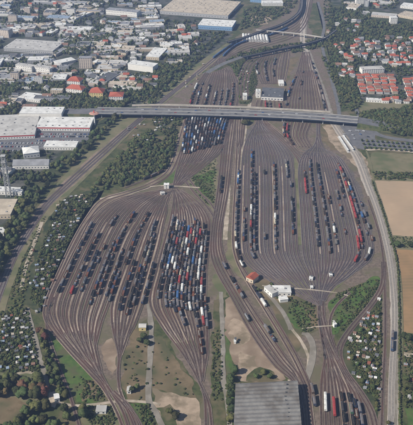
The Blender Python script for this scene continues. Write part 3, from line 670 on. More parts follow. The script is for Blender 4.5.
def np_mesh(name, V, F, m, tint=None):
    me = bpy.data.meshes.new(name); me.vertices.add(len(V)); me.vertices.foreach_set('co', V.astype(np.float32).ravel())
    me.loops.add(F.size); me.loops.foreach_set('vertex_index', F.astype(np.int32).ravel())
    me.polygons.add(len(F)); me.polygons.foreach_set('loop_start', np.arange(0, F.size, 3, dtype=np.int32))
    me.materials.append(m)
    if tint is not None:
        at = me.attributes.new('tint', 'FLOAT', 'POINT'); at.data.foreach_set('value', tint.astype(np.float32))
    me.update(calc_edges=True); return me
CR = [crown_arrays(s, 8, 2, 520, .10) for s in range(1, 9)]
CRM = {}
for i, (v, f) in enumerate(CR):
    for mn, mm in (('d', LEAF), ('l', LEAFL), ('r', LEAFR)):
        CRM[(i, mn)] = np_mesh('crown', v * np.array([.5, .5, .82]) + np.array([0, 0, .16]), f, mm)   # unit height, unit width
tk = MB(); tk.cyl(0, 0, -.02, .035, .5, BARK, 'z', 7, r2=.02)
for a in (0.3, 2.2, 4.4): tk.bar((0, 0, .3), (.2*math.cos(a), .2*math.sin(a), .55), .02, BARK)
TKM = tk.mesh('trunk')
NT = [0]
def tree(px, py, h, w, label, group=None, kind='d', name='broadleaf_tree', cat='tree', ground=None):
    x, y = ground or G(px, py)
    o = empty(name, (x, y, 0), rnd.uniform(0, 6.28)); o.scale = (w, w, h)
    c = bpy.data.objects.new('crown', CRM[(rnd.randrange(8), kind)]); link(c, o)
    t = bpy.data.objects.new('trunk', TKM); link(t, o)
    tag(o, label, cat, group); NT[0] += 1; return o
LOW = [crown_arrays(s, 5, 2, 110, .17) for s in range(21, 27)]
def stuff(name, pts, label, m=LEAF):
    """pts: (x, y, w, h) - one mesh of many crowns"""
    V = []; F = []; T = []; n = 0
    for (x, y, w, h) in pts:
        v, f = LOW[nrg.integers(len(LOW))]; a = nrg.uniform(0, 6.28); c, s = math.cos(a), math.sin(a)
        q = np.empty_like(v); q[:, 0] = (v[:, 0]*c - v[:, 1]*s) * w/2 + x; q[:, 1] = (v[:, 0]*s + v[:, 1]*c) * w/2 + y; q[:, 2] = v[:, 2] * h - .05 * h
        V.append(q); F.append(f + n); n += len(v); T.append(np.full(len(v), nrg.random()))
    o = bpy.data.objects.new(name, np_mesh(name, np.vstack(V), np.vstack(F), m, np.concatenate(T))); link(o); tag(o, label, None, None, 'stuff'); return o
def scat(poly, n, mind=3.0, seed=1, avoid=None):
    g = random.Random(seed); xs = [p[0] for p in poly]; ys = [p[1] for p in poly]; out = []; tries = 0
    while len(out) < n and tries < n * 60:
        tries += 1; x = g.uniform(min(xs), max(xs)); y = g.uniform(min(ys), max(ys))
        if not inside(poly, x, y): continue
        if avoid and avoid(x, y): continue
        if any(abs(x-a) < mind and abs(y-b) < mind * .6 for a, b in out): continue
        out.append((x, y))
    return out
# ------------------------------------------------------------------ buildings
RC = dict(white=(.60,.60,.58), pale=(.42,.41,.39), grey=(.24,.245,.26), dark=(.10,.105,.115), red=(.34,.095,.06), brown=(.20,.12,.09), bluish=(.22,.28,.36), beige=(.44,.38,.30), pinkish=(.42,.24,.19), rust=(.26,.09,.06))
RMt = {k: mat('roof_' + k, v, tuple(c*.82 for c in v), .15, rough=.8, c3=tuple(c*.72 for c in v), scale3=.08, rough_=0) if False else mat('roof_' + k, v, tuple(c*.82 for c in v), .15, rough=.8, c3=tuple(c*.72 for c in v), scale3=.08) for k, v in RC.items()}
WCx = dict(white=(.66,.64,.60), beige=(.50,.42,.32), grey=(.34,.34,.34), pink=(.54,.46,.39), yellow=(.58,.47,.22), brick=(.28,.13,.09), blue=(.16,.27,.42))
WMt = {k: mat('wall_' + k, v, tuple(c*.88 for c in v), .3) for k, v in WCx.items()}
BLD = []   # registry for ordinal labels: (zone, description, object, px)
OCC = []   # occupied footprints px
def frame(x1, y1, x2, y2):
    a = Vector(G(x1, y1)); b = Vector(G(x2, y2)); d = b - a; return a, d.length, math.atan2(d.y, d.x)
def windows_mb(mb, w, h, d, fl, m=GLASS, side=True, ww=1.3):
    n = max(1, int(w / 3.6)); 
    for f in range(fl):
        z = 1.0 + f * h / fl
        for k in range(n):
            x = (k + .5) * w / n; mb.quad([(x-ww/2, -.05, z), (x+ww/2, -.05, z), (x+ww/2, -.05, z+1.5), (x-ww/2, -.05, z+1.5)], m)
        if side:
            k2 = max(1, int(d / 4))
            for k in range(k2):
                y = (k + .5) * d / k2
                mb.quad([(-.05, y+.6, z), (-.05, y-.6, z), (-.05, y-.6, z+1.5), (-.05, y+.6, z+1.5)], m); mb.quad([(w+.05, y-.6, z), (w+.05, y+.6, z), (w+.05, y+.6, z+1.5), (w+.05, y-.6, z+1.5)], m)
def simple(px, py, w, d, h, roof, wall, rtype, zone, ang=0, cat='building', name=None):
    """small building seen as a few pixels: one mesh"""
    x, y = G(px, py); mb = MB()
    if cat == 'shed' and rtype == 'flat':
        mb.box(0, w, 0, d, 0, h, WMt[wall], bottom=False); mb.quad([(-.3,-.3,h+.02),(w+.3,-.3,h+.02),(w+.3,d+.3,h+.5),(-.3,d+.3,h+.5)], RMt[roof]); mb.quad([(-.3,d+.3,h+.35),(w+.3,d+.3,h+.35),(w+.3,-.3,h+.003),(-.3,-.3,h+.003)], RMt[roof])
    elif rtype == 'flat':
        mb.box(0, w, 0, d, 0, h, WMt[wall], top=RMt[roof], bottom=False); 
        for a, b, c_, e in ((0, w, -.1, .3), (0, w, d-.3, d+.1), (-.1, .3, .3, d-.3), (w-.3, w+.1, .3, d-.3)): mb.box(a, b, c_, e, h-.1, h+.6, WMt[wall])
        for k in range(rnd.randrange(1, 5)):
            u, v = rnd.uniform(.1, .8) * w, rnd.uniform(.15, .8) * d; s = rnd.uniform(1, 3); mb.box(u, min(u+s, w-.5), v, min(v+s, d-.5), h, h+rnd.uniform(.8, 2), RMt[rnd.choice(['grey', 'white', 'dark'])])
    elif rtype == 'gable':
        mb.box(0, w, 0, d, 0, h, WMt[wall], bottom=False); al = 'x' if w > d else 'y'; rh = min(w, d) * .38; mb.gable(0, w, 0, d, h, rh, RMt[roof], along=al)
        cx = w * rnd.uniform(.3, .7); cy = d * .5; mb.box(cx-.35, cx+.35, cy-.35, cy+.35, h, h+rh+.9, WMt['brick'])
    else:
        mb.box(0, w, 0, d, 0, h, WMt[wall], bottom=False); mb.hip(0, w, 0, d, h, min(w, d) * .34, RMt[roof])
    if cat != 'shed': windows_mb(mb, w, h, d, max(1, int(h / 3.2)))
    else: mb.quad([(.8, -.05, .1), (1.7, -.05, .1), (1.7, -.05, 1.9), (.8, -.05, 1.9)], RMt['brown'])
    nm = name or {'flat': 'flat_roofed_building', 'gable': 'gabled_house', 'hip': 'hip_roofed_house'}[rtype]
    o = mb.build(nm, loc=(x - w/2*math.cos(ang), y - w/2*math.sin(ang), 0), rz=ang)
    rn = {'flat': 'flat roof', 'gable': 'gabled roof', 'hip': 'hipped roof'}[rtype]
    BLD.append((zone, '%s %s with %s %s' % (wall if wall != 'brick' else 'brick', 'house' if rtype != 'flat' and cat != 'shed' else cat, roof if roof != 'brown' else 'brown', rn), o, px, cat)); return o
def landmark(x1, y1, x2, y2, d, h, roof, wall, label, name, rtype='flat', fl=2, cat='building', z0=0, wsize=None, stripe=None, nwin=None):
    a, w, ang = frame(x1, y1, x2, y2); o = empty(name, (a.x, a.y, z0), ang); tag(o, label, cat)
    wl = MB(); wl.box(0, w, 0, d, 0, h, WMt[wall], bottom=False); wl.build('wall', o)
    rf = MB()
    if rtype == 'flat':
        rf.box(-.3, w+.3, -.3, d+.3, h+.003, h+.5, RMt[roof])
        n = int(w / 12) + 1
        for k in range(n):
            for j in range(max(1, int(d / 16))): 
                if rnd.random() < .6: u = (k+.3)*w/n; v = (j+.4)*16; rf.box(u, u+2.2, v, min(v+2.2, d-1), h+.5, h+1.3, RMt[rnd.choice(['grey', 'pale', 'dark'])])
    elif rtype == 'gable': rf.gable(0, w, 0, d, h+.003, min(w, d)*.3 if min(w, d) < 25 else 3.5, RMt[roof], along='x' if w > d else 'y')
    elif rtype == 'hip': rf.hip(0, w, 0, d, h+.003, min(w, d)*.32 if min(w, d) < 25 else 4.5, RMt[roof])
    elif rtype == 'saw':
        k = int(d / 9) or 1
        for i in range(k):
            y0 = i*d/k; y1 = (i+1)*d/k; rf.gable(0, w, y0+.02, y1-.02, h+.003, 1.9, RMt[roof], over=0)
    r = rf.build('roof', o)
    if stripe: sb = MB(); sb.box(.2, w-.2, -.18, -.03, h-1.8, h-.2, stripe); sb.build('fascia', o)
    n = nwin or min(24, max(1, int(w / 4.5)))
    if fl:
        fl = min(fl, max(1, 90 // n)); ww = wsize or 1.6; fm = MB(); hh = min(1.6, h / fl * .5); fm.box(-ww/2, ww/2, -.06, .0, 0, hh, GLASS); me = fm.mesh('window')
        for f in range(fl):
            for k in range(n):
                q = bpy.data.objects.new('window', me); q.location = ((k+.5)*w/n, -.01, h/fl*f + h/fl*.3); link(q, o)
    OCC.append((min(x1, x2)-2, max(x1, x2)+2, min(y1, y2) - d*.55/mpp(min(y1, y2))*.6 - 4, max(y1, y2) + 2)); return o
def occ(x, y):
    for a, b, c, e in OCC:
        if a < x < b and c < y < e: return True
    return False
RED = mat('sign_red', (.5, .04, .035), (.45, .04, .035), .5)
landmark(4, 51, 53, 54.5, 70, 8, 'pale', 'grey', 'long low grey-white hall at the upper left edge', 'factory_hall', fl=1)
landmark(16, 70, 32, 72.5, 14, 12, 'pale', 'white', 'left one of two long white blocks below the long grey hall', 'office_block', fl=3)
landmark(34, 71.5, 50, 74.5, 14, 12, 'pale', 'white', 'right one of two long white blocks below the long grey hall', 'office_block', fl=3)
landmark(79.5, 68.5, 92, 68.5, 14, 23, 'grey', 'pink', 'tall beige tower block among low roofs, upper left city', 'tower_block', fl=7)
landmark(58, 66, 76, 62, 22, 5, 'white', 'white', 'slim white flat hall left of the beige tower block', 'warehouse', fl=1)
landmark(128, 69.5, 153, 73, 26, 13, 'white', 'white', 'bright white cube-like warehouse beside the main line', 'warehouse', fl=0)
landmark(146, 59.5, 159, 60.5, 68, 7, 'white', 'beige', 'deep warehouse with cream white roof behind the white cube', 'warehouse', fl=1)
landmark(160, 14, 228, 19, 150, 9, 'beige', 'grey', 'huge pale grey factory roof at the top centre', 'factory_hall', fl=1)
landmark(198, 29, 232, 31, 60, 10, 'white', 'blue', 'white roofed hall with blue front, top centre', 'sales_hall', fl=1)
landmark(106, 14.5, 137, 17.5, 25, 13, 'grey', 'white', 'long grey block with white upright stripes, top left of centre', 'long_block', fl=2)
landmark(0, 37, 9, 38, 20, 18, 'grey', 'pink', 'beige block cut by left edge beside the long hall', 'apartment_block', fl=5)
landmark(-25, 141, 35, 138.5, 95, 7, 'pale', 'white', 'supermarket wing with pale grey roof and red sign band, cut by left edge', 'supermarket', fl=1, stripe=RED)
landmark(36, 131, 90, 131.5, 48, 7, 'white', 'white', 'supermarket with white roof and dark red fascia along the car park', 'supermarket', fl=1, stripe=RED)
landmark(20, 119.5, 62, 119.8, 32, 12, 'white', 'white', 'white upper storey hall behind the supermarket', 'warehouse', fl=1)
landmark(44, 150, 76, 150.5, 24, 6, 'white', 'white', 'white flat building on the car park below the supermarket', 'shop_building', fl=1)
landmark(24, 159, 40, 157, 26, 9, 'white', 'white', 'white hip roofed hall left of the car park building', 'shop_building', fl=1, rtype='hip')
landmark(13, 169.5, 49, 169, 20, 7, 'grey', 'white', 'long white workshop with grey green roof beside the tree belt', 'workshop', fl=1, rtype='gable')
landmark(-14, 219, 11, 219, 45, 7, 'beige', 'beige', 'cream flat roofed warehouse beside tree belt at left edge', 'warehouse', fl=1)
landmark(-10, 194, 22, 196, 14, 6, 'white', 'white', 'low white annex behind the cream warehouse at left edge', 'annex', fl=1)
landmark(-10, 236, 4, 236, 14, 5, 'white', 'white', 'small white building cut by the left edge', 'shed', fl=1)
landmark(18, 100, 40, 103, 32, 5, 'white', 'white', 'white angular swimming hall above the supermarket', 'swimming_hall', fl=1)
landmark(22, 109, 36, 109, 14, 4, 'brown', 'pink', 'low brown roofed annex below the white angular hall', 'annex', fl=1)
for (x1, y1, x2, y2, d, h, lb) in [(67, 84, 80, 85, 22, 7, 'uppermost of the three red roofed buildings above the bridge end'), (66, 92, 82, 94, 20, 8, 'long red hip roof below the uppermost red roof'), (89, 97, 103, 97.5, 24, 9, 'red hip roofed building with yellow wall, middle of the red roofs'), (109, 101, 123, 101, 26, 9, 'rightmost red hip roofed building above the bridge')]:
    landmark(x1, y1, x2, y2, d, h, 'red', 'yellow' if x1 == 89 else 'white', lb, 'red_roofed_building', 'hip', 2)
landmark(261, 100, 283, 101, 50, 7, 'dark', 'white', 'locomotive shed with dark roof and white front above the bridge', 'locomotive_shed', fl=1, nwin=7, wsize=3.6)
landmark(256, 98, 260.5, 98, 14, 13, 'white', 'white', 'white square annex left of the locomotive shed', 'annex', fl=2)
landmark(243, 100, 247, 100, 14, 9, 'white', 'white', 'small white tower house left of the locomotive shed', 'signal_house', fl=2)
landmark(279, 86, 284, 86, 22, 5, 'white', 'white', 'small white building behind the locomotive shed', 'shed', fl=1)
for (X0, X1, Y0, Y1, nm) in ((356, 398, 74, 94, 'left'), (403, 430, 78, 98, 'right')):
    for r_ in range(6):
        yy = Y0 + (Y1-Y0)*(r_+1)/6; sh = (yy-Y0)*.22; segs = 5 if nm == 'left' else 3; wd = (X1-X0-3)/segs
        for k_ in range(segs):
            xa = X0 + sh + k_*wd; landmark(xa + .6*((r_*7+k_*3) % 3)-.6, yy, xa + wd - (1.0 + .5*((r_+k_*2) % 3)), yy + .1, 8 + 4*((r_+k_) % 2), 4 + (r_*k_) % 3, ('red', 'red', 'rust', 'red', 'brown')[(r_*2+k_*3) % 5], 'white' if (r_+k_) % 3 else 'beige', 'red brown roofed terrace, %s row from top, %s from left, %s block of red roofs' % (nth(r_+1), nth(k_+1), nm), 'terrace', ('gable', 'hip')[(r_+k_) % 2], 1, nwin=4)
landmark(366, 102, 382, 103, 10, 5, 'white', 'white', 'row of white terraced houses below the red hall', 'terrace', fl=1)
landmark(362, 74, 384, 73, 20, 9, 'pale', 'white', 'white and green apartment row behind the red hall', 'apartment_row', fl=3)
landmark(371, 17, 396, 19, 30, 6, 'pale', 'pink', 'pale long hall in upper right suburb', 'warehouse', fl=1)
landmark(397, 17, 425, 22, 50, 6, 'beige', 'beige', 'wide beige hall at the upper right edge', 'warehouse', fl=1)
landmark(400, 8, 425, 11, 40, 6, 'white', 'white', 'white hall in the top right corner', 'warehouse', fl=1)
landmark(356, 4, 364, 4, 20, 12, 'white', 'white', 'small white block near the top right', 'apartment_block', fl=3)
landmark(390, 24, 397, 24, 15, 16, 'white', 'white', 'white block below the wide beige hall', 'apartment_block', fl=4)
landmark(262, 6, 283, 6, 30, 8, 'white', 'white', 'white hall at the top right of centre', 'warehouse', fl=1)
landmark(250, 2, 262, 3, 30, 14, 'grey', 'blue', 'dark blue block at the top edge', 'office_block', fl=3)
landmark(164, 189, 169, 189, 7, 6.5, 'white', 'white', 'white signal box in the throat of the left yard', 'signal_box', fl=2)
landmark(161, 195.5, 165, 195, 6, 3, 'pale', 'white', 'small white hut left below the signal box', 'hut', fl=1)
landmark(139, 331, 146, 331, 7, 5, 'pale', 'yellow', 'yellow walled hut beside bushes below the left yard', 'hut', 'gable', 1)
landmark(246, 281, 253, 284, 12, 6, 'red', 'beige', 'red roofed brick cottage beside the centre tracks', 'cottage', 'gable', 1)
landmark(264, 291, 272, 298, 8, 6, 'pale', 'white', 'narrow slanted white workshop below the right yard', 'workshop', fl=1)
landmark(273, 296, 291, 296, 14, 5, 'white', 'white', 'white flat workshop with grey roof lights below right yard', 'workshop', fl=1)
landmark(309, 280.5, 312.5, 281, 5, 3, 'white', 'white', 'upper white hut in the throat of the right yard', 'hut', fl=1)
landmark(310.5, 289.5, 313, 289.5, 4, 2.6, 'white', 'white', 'lower white hut in the throat of the right yard', 'hut', fl=1)
landmark(329.5, 277, 332.3, 277, 4, 2.6, 'white', 'white', 'small pale hut under the right yard curve', 'hut', fl=1)
landmark(334, 328, 336.5, 327.4, 4, 4.5, 'white', 'white', 'white hut at the end of the crossing path', 'hut', fl=1)
landmark(96, 414, 106, 414, 8, 3, 'pale', 'white', 'low white shed with pale roof below the dirt path', 'shed', fl=1)
landmark(55, 403, 60, 402, 7, 5, 'white', 'white', 'white hut on the gravel yard at lower left', 'hut', fl=1)
landmark(127, 394, 131, 394, 6, 4, 'pale', 'white', 'small hut by the bushes right of lower track crossing', 'hut', fl=1)
landmark(280, 303, 288, 302, 7, 4, 'white', 'white', 'thin white store below the flat workshop', 'shed', fl=0)
landmark(234, 344, 236, 344, 4, 3, 'white', 'white', 'tiny white hut on the dirt clearing', 'hut', fl=0)
# platforms
for (x1, y1, x2, y2, lb) in [(339, 138, 348, 152, 'left one of two white platform roofs beside the pale main line'), (343, 137, 353, 151, 'right one of two white platform roofs beside the pale main line')]:
    a, w, ang = frame(x1, y1, x2, y2); o = empty('platform_shelter', (a.x, a.y, 0), ang); tag(o, lb, 'platform roof')
    mb = MB(); mb.box(0, w, -1.4, 1.4, 3.4, 3.7, RMt['white']); mb.build('roof', o); mb = MB(); mb.box(-4, w+4, -1.9, 1.9, 0, .9, CONC); mb.build('platform', o)
    for k in range(8):
        mb = MB(); mb.box(w*(k+.5)/8-.12, w*(k+.5)/8+.12, -.12, .12, .9, 3.4, DARKST); mb.build('post', o)
# large hall at the bottom
GR = mat('corrugated_grey', (.14, .135, .13), (.19, .185, .175), .15, c3=(.11, .10, .09), scale3=.05, rough=.6)
a = Vector(G(235.5, 391)); b = Vector(G(297.5, 388.5)); hw = (b - a).length
def hall():
    far_l, far_r = Vector(G(235.5, 383.5, 10)), Vector(G(297.5, 380.5, 10)); near_l, near_r = Vector(G(232, 470, 10)), Vector(G(305.5, 468, 10))
    o = empty('train_hall', (near_l.x, near_l.y, 0)); tag(o, 'vast grey corrugated roof of the hall at the bottom edge', 'hall')
    f = lambda u, v, z: ((near_l.lerp(near_r, u)).lerp(far_l.lerp(far_r, u), v) - near_l).to_tuple() + (z,)
    m = MB()
    m.quad([f(0,0,0), f(1,0,0), f(1,0,10), f(0,0,10)], WMt['grey']); m.quad([f(1,0,0), f(1,1,0), f(1,1,10), f(1,0,10)], WMt['grey']); m.quad([f(1,1,0), f(0,1,0), f(0,1,10), f(1,1,10)], WMt['grey']); m.quad([f(0,1,0), f(0,0,0), f(0,0,10), f(0,1,10)], WMt['grey']); m.build('wall', o)
    m = MB(); n = 21
    for i in range(n):
        v0, v1 = i/n, (i+1)/n; vm = v0 + (v1-v0)*.3
        m.quad([f(0,v0,10.0), f(1,v0,10.0), f(1,vm,11.3), f(0,vm,11.3)], RMt['dark'] if False else GR); m.quad([f(0,vm,11.3), f(1,vm,11.3), f(1,v1,10.0), f(0,v1,10.0)], GR)
        m.quad([f(0,v0,10), f(0,vm,11.3), f(0,v1,10)], GR); m.quad([f(1,v0,10), f(1,v1,10), f(1,vm,11.3)], GR)
    m.build('roof', o)
    for k in range(9):
        m = MB(); u = .80 + .02*math.sin(k); v = .55 + k*.05; p = f(u, v, 10.4); m.box(p[0]-.45, p[0]+.45, p[1]-.45, p[1]+.45, 10.2, 11.7, RMt['dark']); m.build('roof_vent', o)
hall(); OCC.append((230, 304, 375, 430))
# depot sheds
for k in range(9):
    x = 243 + k * 2.9
    landmark(x, 41.5 + k*.15, x + 2.2, 41.5 + k*.15, 45, 6, 'pale' if k % 2 else 'white', 'white', '%s from left in the row of narrow white depot sheds at top' % nth(k+1), 'depot_shed', 'gable', 1, nwin=1, wsize=3)
# ------------------------------------------------------------------ motorway bridge
def deck(name, px, z, w, label, mtop=ROAD, girder=2.6, piers=18, mside=DARKST, par=CONC, cat='bridge', lines=True, pier_h=None, zend=None):
    line = [G(x, y, z) for x, y in catmull(px, 8)]; line = resample(line, 12)
    n = len(line); o = empty(name, (line[0][0], line[0][1], 0)); tag(o, label, cat); ox, oy = line[0]
    loc = [(p[0]-ox, p[1]-oy) for p in line]
    def strip(nm, d0, d1, z0, z1, m, parent=o, sel=None):
        a = offset(loc, d0); b = offset(loc, d1); mb = MB()
        for i in range(n-1):
            if sel and not sel(i): continue
            A, B, C_, D = a[i], a[i+1], b[i+1], b[i]
            mb.quad([(*A,z1),(*B,z1),(*C_,z1),(*D,z1)][::-1], m); mb.quad([(*A,z0),(*B,z0),(*C_,z0),(*D,z0)], m)
            mb.quad([(*A,z0),(*B,z0),(*B,z1),(*A,z1)], m); mb.quad([(*D,z0),(*C_,z0),(*C_,z1),(*D,z1)][::-1], m)
        return mb.build(nm, parent)
    strip('deck', -w/2, w/2, z-.7, z, mtop)
    strip('girder', -w/2+.6, -w/2+1.3, z-girder, z-.71, mside); strip('girder', w/2-1.3, w/2-.6, z-girder, z-.71, mside); 
    strip('parapet', -w/2-.05, -w/2+.3, z+.004, z+1.0, par); strip('parapet', w/2-.3, w/2+.05, z+.004, z+1.0, par)
    if lines:
        strip('median_barrier', -.3, .3, z+.004, z+1, par)
        for d in (-w/4, w/4): strip('lane_line', d-.1, d+.1, z-.05, z+.01, LINE, sel=lambda i: i % 2 == 0)
    st_ = max(1, int(n / piers))
    for i in range(st_//2, n-1, st_):
        t = Vector(loc[i+1]) - Vector(loc[i]); an = math.atan2(t.y, t.x); mb = MB()
        for s in (-.36, .36): mb.box(-.8, .8, s*w-1, s*w+1, 0, z-girder+.3, CONC)
        mb.box(-1, 1, -w*.42, w*.42, z-girder+.3, z-.72, CONC); mb.build('pier', o, (*loc[i], 0), an)
    return line
BR = [(96, 110.5), (120, 111), (160, 111.3), (200, 112), (240, 113), (280, 114.5), (320, 116.8), (358, 120)]
brl = deck('motorway_bridge', BR, 9, 30, 'long motorway bridge crossing the whole yard', piers=11)
deck('road_bridge', [(132, 105.5), (165, 105), (200, 106), (240, 107.2), (275, 109), (330, 112.2)], 8.6, 7, 'narrow pale bridge just behind the motorway bridge', mtop=PATH, girder=1.6, piers=8, lines=False, mside=CONC)
deck('curved_viaduct', [(228, 42), (245, 37), (262, 31), (280, 25), (294, 17), (301, 8), (302, -8)], 9, 6.5, 'curved dark railway viaduct at the top centre', mtop=GREYST, girder=3.5, piers=9, lines=False, par=DARKST)
deck('railway_flyover', [(242, 57), (262, 53), (285, 48), (305, 44), (324, 38), (336, 30)], 8, 6, 'dark railway flyover below the curved viaduct', mtop=GREYST, girder=3.5, piers=7, lines=False, par=DARKST)
deck('footbridge', [(256, 30), (275, 31.5), (300, 34), (326, 38)], 7.5, 4, 'thin pale footbridge over the tracks near the top', mtop=PATH, girder=1, piers=6, lines=False, mside=CONC)
# embankments beside bridge ends
def bank(name, px, w0, h, m):
    line = [G(x, y) for x, y in catmull(px, 6)]; mb = MB()
    for sgn in (0,):
        a = offset(line, w0/2+8); b = offset(line, w0/2); c = offset(line, -w0/2); d = offset(line, -w0/2-8)
        for i in range(len(line)-1):
            h0 = h * (1 - i/(len(line)-1)); h1 = h * (1 - (i+1)/(len(line)-1)); f = lambda q, z: (q[0], q[1], z+.05)
            mb.quad([f(a[i],0), f(a[i+1],0), f(b[i+1],h1), f(b[i],h0)], m); mb.quad([f(c[i],h0), f(c[i+1],h1), f(d[i+1],0), f(d[i],0)], m); mb.quad([f(b[i],h0), f(b[i+1],h1), f(c[i+1],h1), f(c[i],h0)], ROAD)
    o = mb.build(name); tag(o, None, None, None, 'structure')
bank('road_embankment', [(358, 124.5), (380, 127), (405, 130), (440, 135)], 28, 8.7, GRASS)
bank('road_embankment', [(97, 115.5), (70, 114), (40, 112), (0, 110)], 28, 8.7, GRASS)
bank('railway_embankment', [(242, 60), (222, 66), (205, 74)], 12, 7.5, GRASS)
# ------------------------------------------------------------------ mast and sign tower
def mast():
    x, y = G(9, 196); o = empty('lattice_mast', (x, y, 0)); tag(o, 'tall grey lattice mast with platforms beside the cream warehouse', 'mast'); H = 66; S = WMt['grey']
    m = MB()
    for sx in (-1, 1):
        for sy in (-1, 1): m.bar((sx*3.4, sy*3.4, 0), (sx*2.2, sy*2.2, H), .9, S)
    m.build('frame', o)
    m = MB(); n = 11
    for k in range(n):
        z0, z1 = k*H/n, (k+1)*H/n; r0 = 3.4 - 1.2*k/n; r1 = 3.4 - 1.2*(k+1)/n
        for (a, b) in (((-1,-1),(1,-1)), ((1,-1),(1,1)), ((1,1),(-1,1)), ((-1,1),(-1,-1))): m.bar((a[0]*r0, a[1]*r0, z0), (b[0]*r1, b[1]*r1, z1), .35, S); m.bar((a[0]*r1, a[1]*r1, z1), (b[0]*r1, b[1]*r1, z1), .35, S)
    m.build('bracing', o)
    for z in (44, 56, H): m = MB(); m.box(-3.6, 3.6, -3.6, 3.6, z, z+.6, WMt['grey']); m.build('platform', o)
    for z, s in ((46, -1), (58, 1), (50, 1)): m = MB(); m.cyl(s*3.4, -1.2, z, 1.5, .6, WMt['white'], 'y', 14, r2=.6); m.build('dish', o)
mast()
x, y = G(95, 125); o = empty('sign_tower', (x, y, 0)); tag(o, 'sign tower with flat pink disc on a white stem', 'sign tower')
m = MB(); m.cyl(0, 0, 0, 1.3, 21, WMt['white'], 'z', 14); m.build('stem', o)
m = MB(); m.cyl(0, 0, 21.01, 4.0, 1.6, RMt['pinkish'], 'z', 24, r2=9); m.cyl(0, 0, 22.6, 9, 1.4, RMt['pinkish'], 'z', 24, r2=6); m.build('disc', o)
m = MB(); m.cyl(0, 0, 24.0, 1.0, 5, RED, 'z', 10, r2=.4); m.build('spire', o)
# ------------------------------------------------------------------ city fill
def city(zone, poly, n, seed, kinds='mixed', mind=2.7, av=None):
    g = random.Random(seed); base = g.choice([.08, -.05, .16, -.12, .02])
    for (x, y) in scat(poly, int(n*.88), mind, seed, lambda a, b: occ(a, b) or (av and av(a, b))):
        s = g.random(); ang = base + g.uniform(-.04, .04) + (g.random() < .15) * 1.2
        if kinds == 'mixed':
            if s < .52: w, d, h, t = g.choice([g.uniform(16, 32), g.uniform(28, 72)]), g.uniform(12, 32), g.uniform(3.5, 7), 'flat'; r = g.choice(['white', 'pale', 'pale', 'grey', 'white', 'pale', 'beige', 'bluish', 'dark', 'grey'])
            elif s < .555: w, d, h, t = g.uniform(14, 24), 11, g.uniform(10, 17), 'flat'; r = g.choice(['grey', 'dark', 'pale'])
            else: w, d, h, t = g.uniform(9, 18), g.uniform(8, 11), g.uniform(4, 8), g.choice(['gable', 'hip', 'gable']); r = g.choice(['red', 'brown', 'brown', 'dark', 'dark', 'pale', 'grey'])
        else: w, d, h, t = g.uniform(8, 13), g.uniform(7, 10), g.uniform(4, 6.5), g.choice(['gable', 'hip', 'gable']); r = g.choice(['red', 'brown', 'red', 'dark', 'grey', 'pale'])
        simple(x, y, w, d, h, r, g.choice(['white', 'beige', 'white', 'grey', 'pink', 'white']), t, zone, ang)
        OCCS.append((x, y))
OCCS = []
city('far left city', [(-8, -10), (60, -10), (60, 26), (-8, 26)], 45, 11)
city('far city left of centre', [(60, -10), (120, -10), (120, 26), (60, 26)], 45, 12)
city('top city by big factory roof', [(120, -10), (245, -10), (200, 2), (160, 10), (158, 26), (120, 26)], 42, 13)
city('town above long grey hall', [(-8, 26), (75, 26), (75, 46), (-8, 41)], 42, 14)
city('town right of long hall', [(62, 27), (125, 27), (125, 50), (62, 50)], 47, 15)
city('town below striped block', [(125, 27), (200, 27), (198, 48), (125, 46)], 45, 16)
city('town left of beige tower', [(-8, 56), (78, 52), (78, 82), (-8, 88)], 52, 17)
city('town right of beige tower', [(94, 50), (126, 46), (128, 90), (84, 86)], 42, 18)
city('town behind white warehouse', [(126, 46), (192, 50), (175, 66), (155, 68), (126, 60)], 17, 19)
city('houses beside the main line', [(125, 78), (160, 76), (150, 92), (128, 98)], 13, 20)
city('houses by the swimming hall', [(-8, 86), (60, 92), (54, 104), (-8, 112)], 13, 21)
city('upper right suburb', [(350, -8), (425, -8), (425, 12), (395, 12), (368, 16), (345, 6)], 27, 22, 'mixed')
city('town below beige hall', [(355, 40), (425, 36), (425, 60), (355, 60)], 60, 23, 'small', 2.9)
city('left of red hall', [(334, 44), (356, 44), (356, 78), (340, 78)], 24, 24, 'small', 2.9)
city('above red hall', [(372, 60), (425, 60), (425, 72), (372, 68)], 19, 25, 'small', 2.9)
city('front row below red hall', [(383, 98), (406, 100), (425, 103), (425, 105), (383, 104)], 10, 26, 'small', 2.9)
city('inside far right wood', [(326, 20), (360, 20), (360, 36), (328, 36)], 10, 27, 'small', 3)
city('by left edge workshop', [(-8, 170), (26, 174), (22, 188), (-8, 186)], 5, 28)
# allotment sheds
def sheds(zone, poly, n, seed, mind=3.0):
    g = random.Random(seed)
    for (x, y) in scat(poly, n, mind, seed, occ):
        simple(x, y, g.uniform(2.0, 3.9), g.uniform(1.9, 3.1), g.uniform(1.8, 2.3), g.choice(['white', 'pale', 'pale', 'beige', 'grey', 'brown', 'rust', 'bluish', 'dark', 'grey', 'dark']), g.choice(['beige', 'beige', 'grey', 'white', 'brick']), g.choice(['flat', 'gable', 'flat']), zone, g.choice([.35, .35, .35 + 1.57, .2]) * (-1 if 'right' in zone else 1), 'shed', 'garden_shed'); OCCS.append((x, y))
sheds('upper allotments by left yard', [(62, 198), (98, 192), (84, 212), (74, 232), (48, 236), (54, 212)], 26, 31)
sheds('middle allotments by left yard', [(48, 236), (73, 234), (58, 268), (36, 268), (40, 250)], 20, 32)
sheds('lower allotments by left yard', [(35, 268), (58, 270), (46, 296), (45, 312), (34, 318), (28, 300)], 18, 33)
sheds('bottom left allotments, upper half', [(4, 316), (25, 312), (29, 340), (-4, 342)], 24, 34)
sheds('bottom left allotments, lower half', [(-4, 343), (30, 341), (38, 371), (-4, 371)], 28, 35)
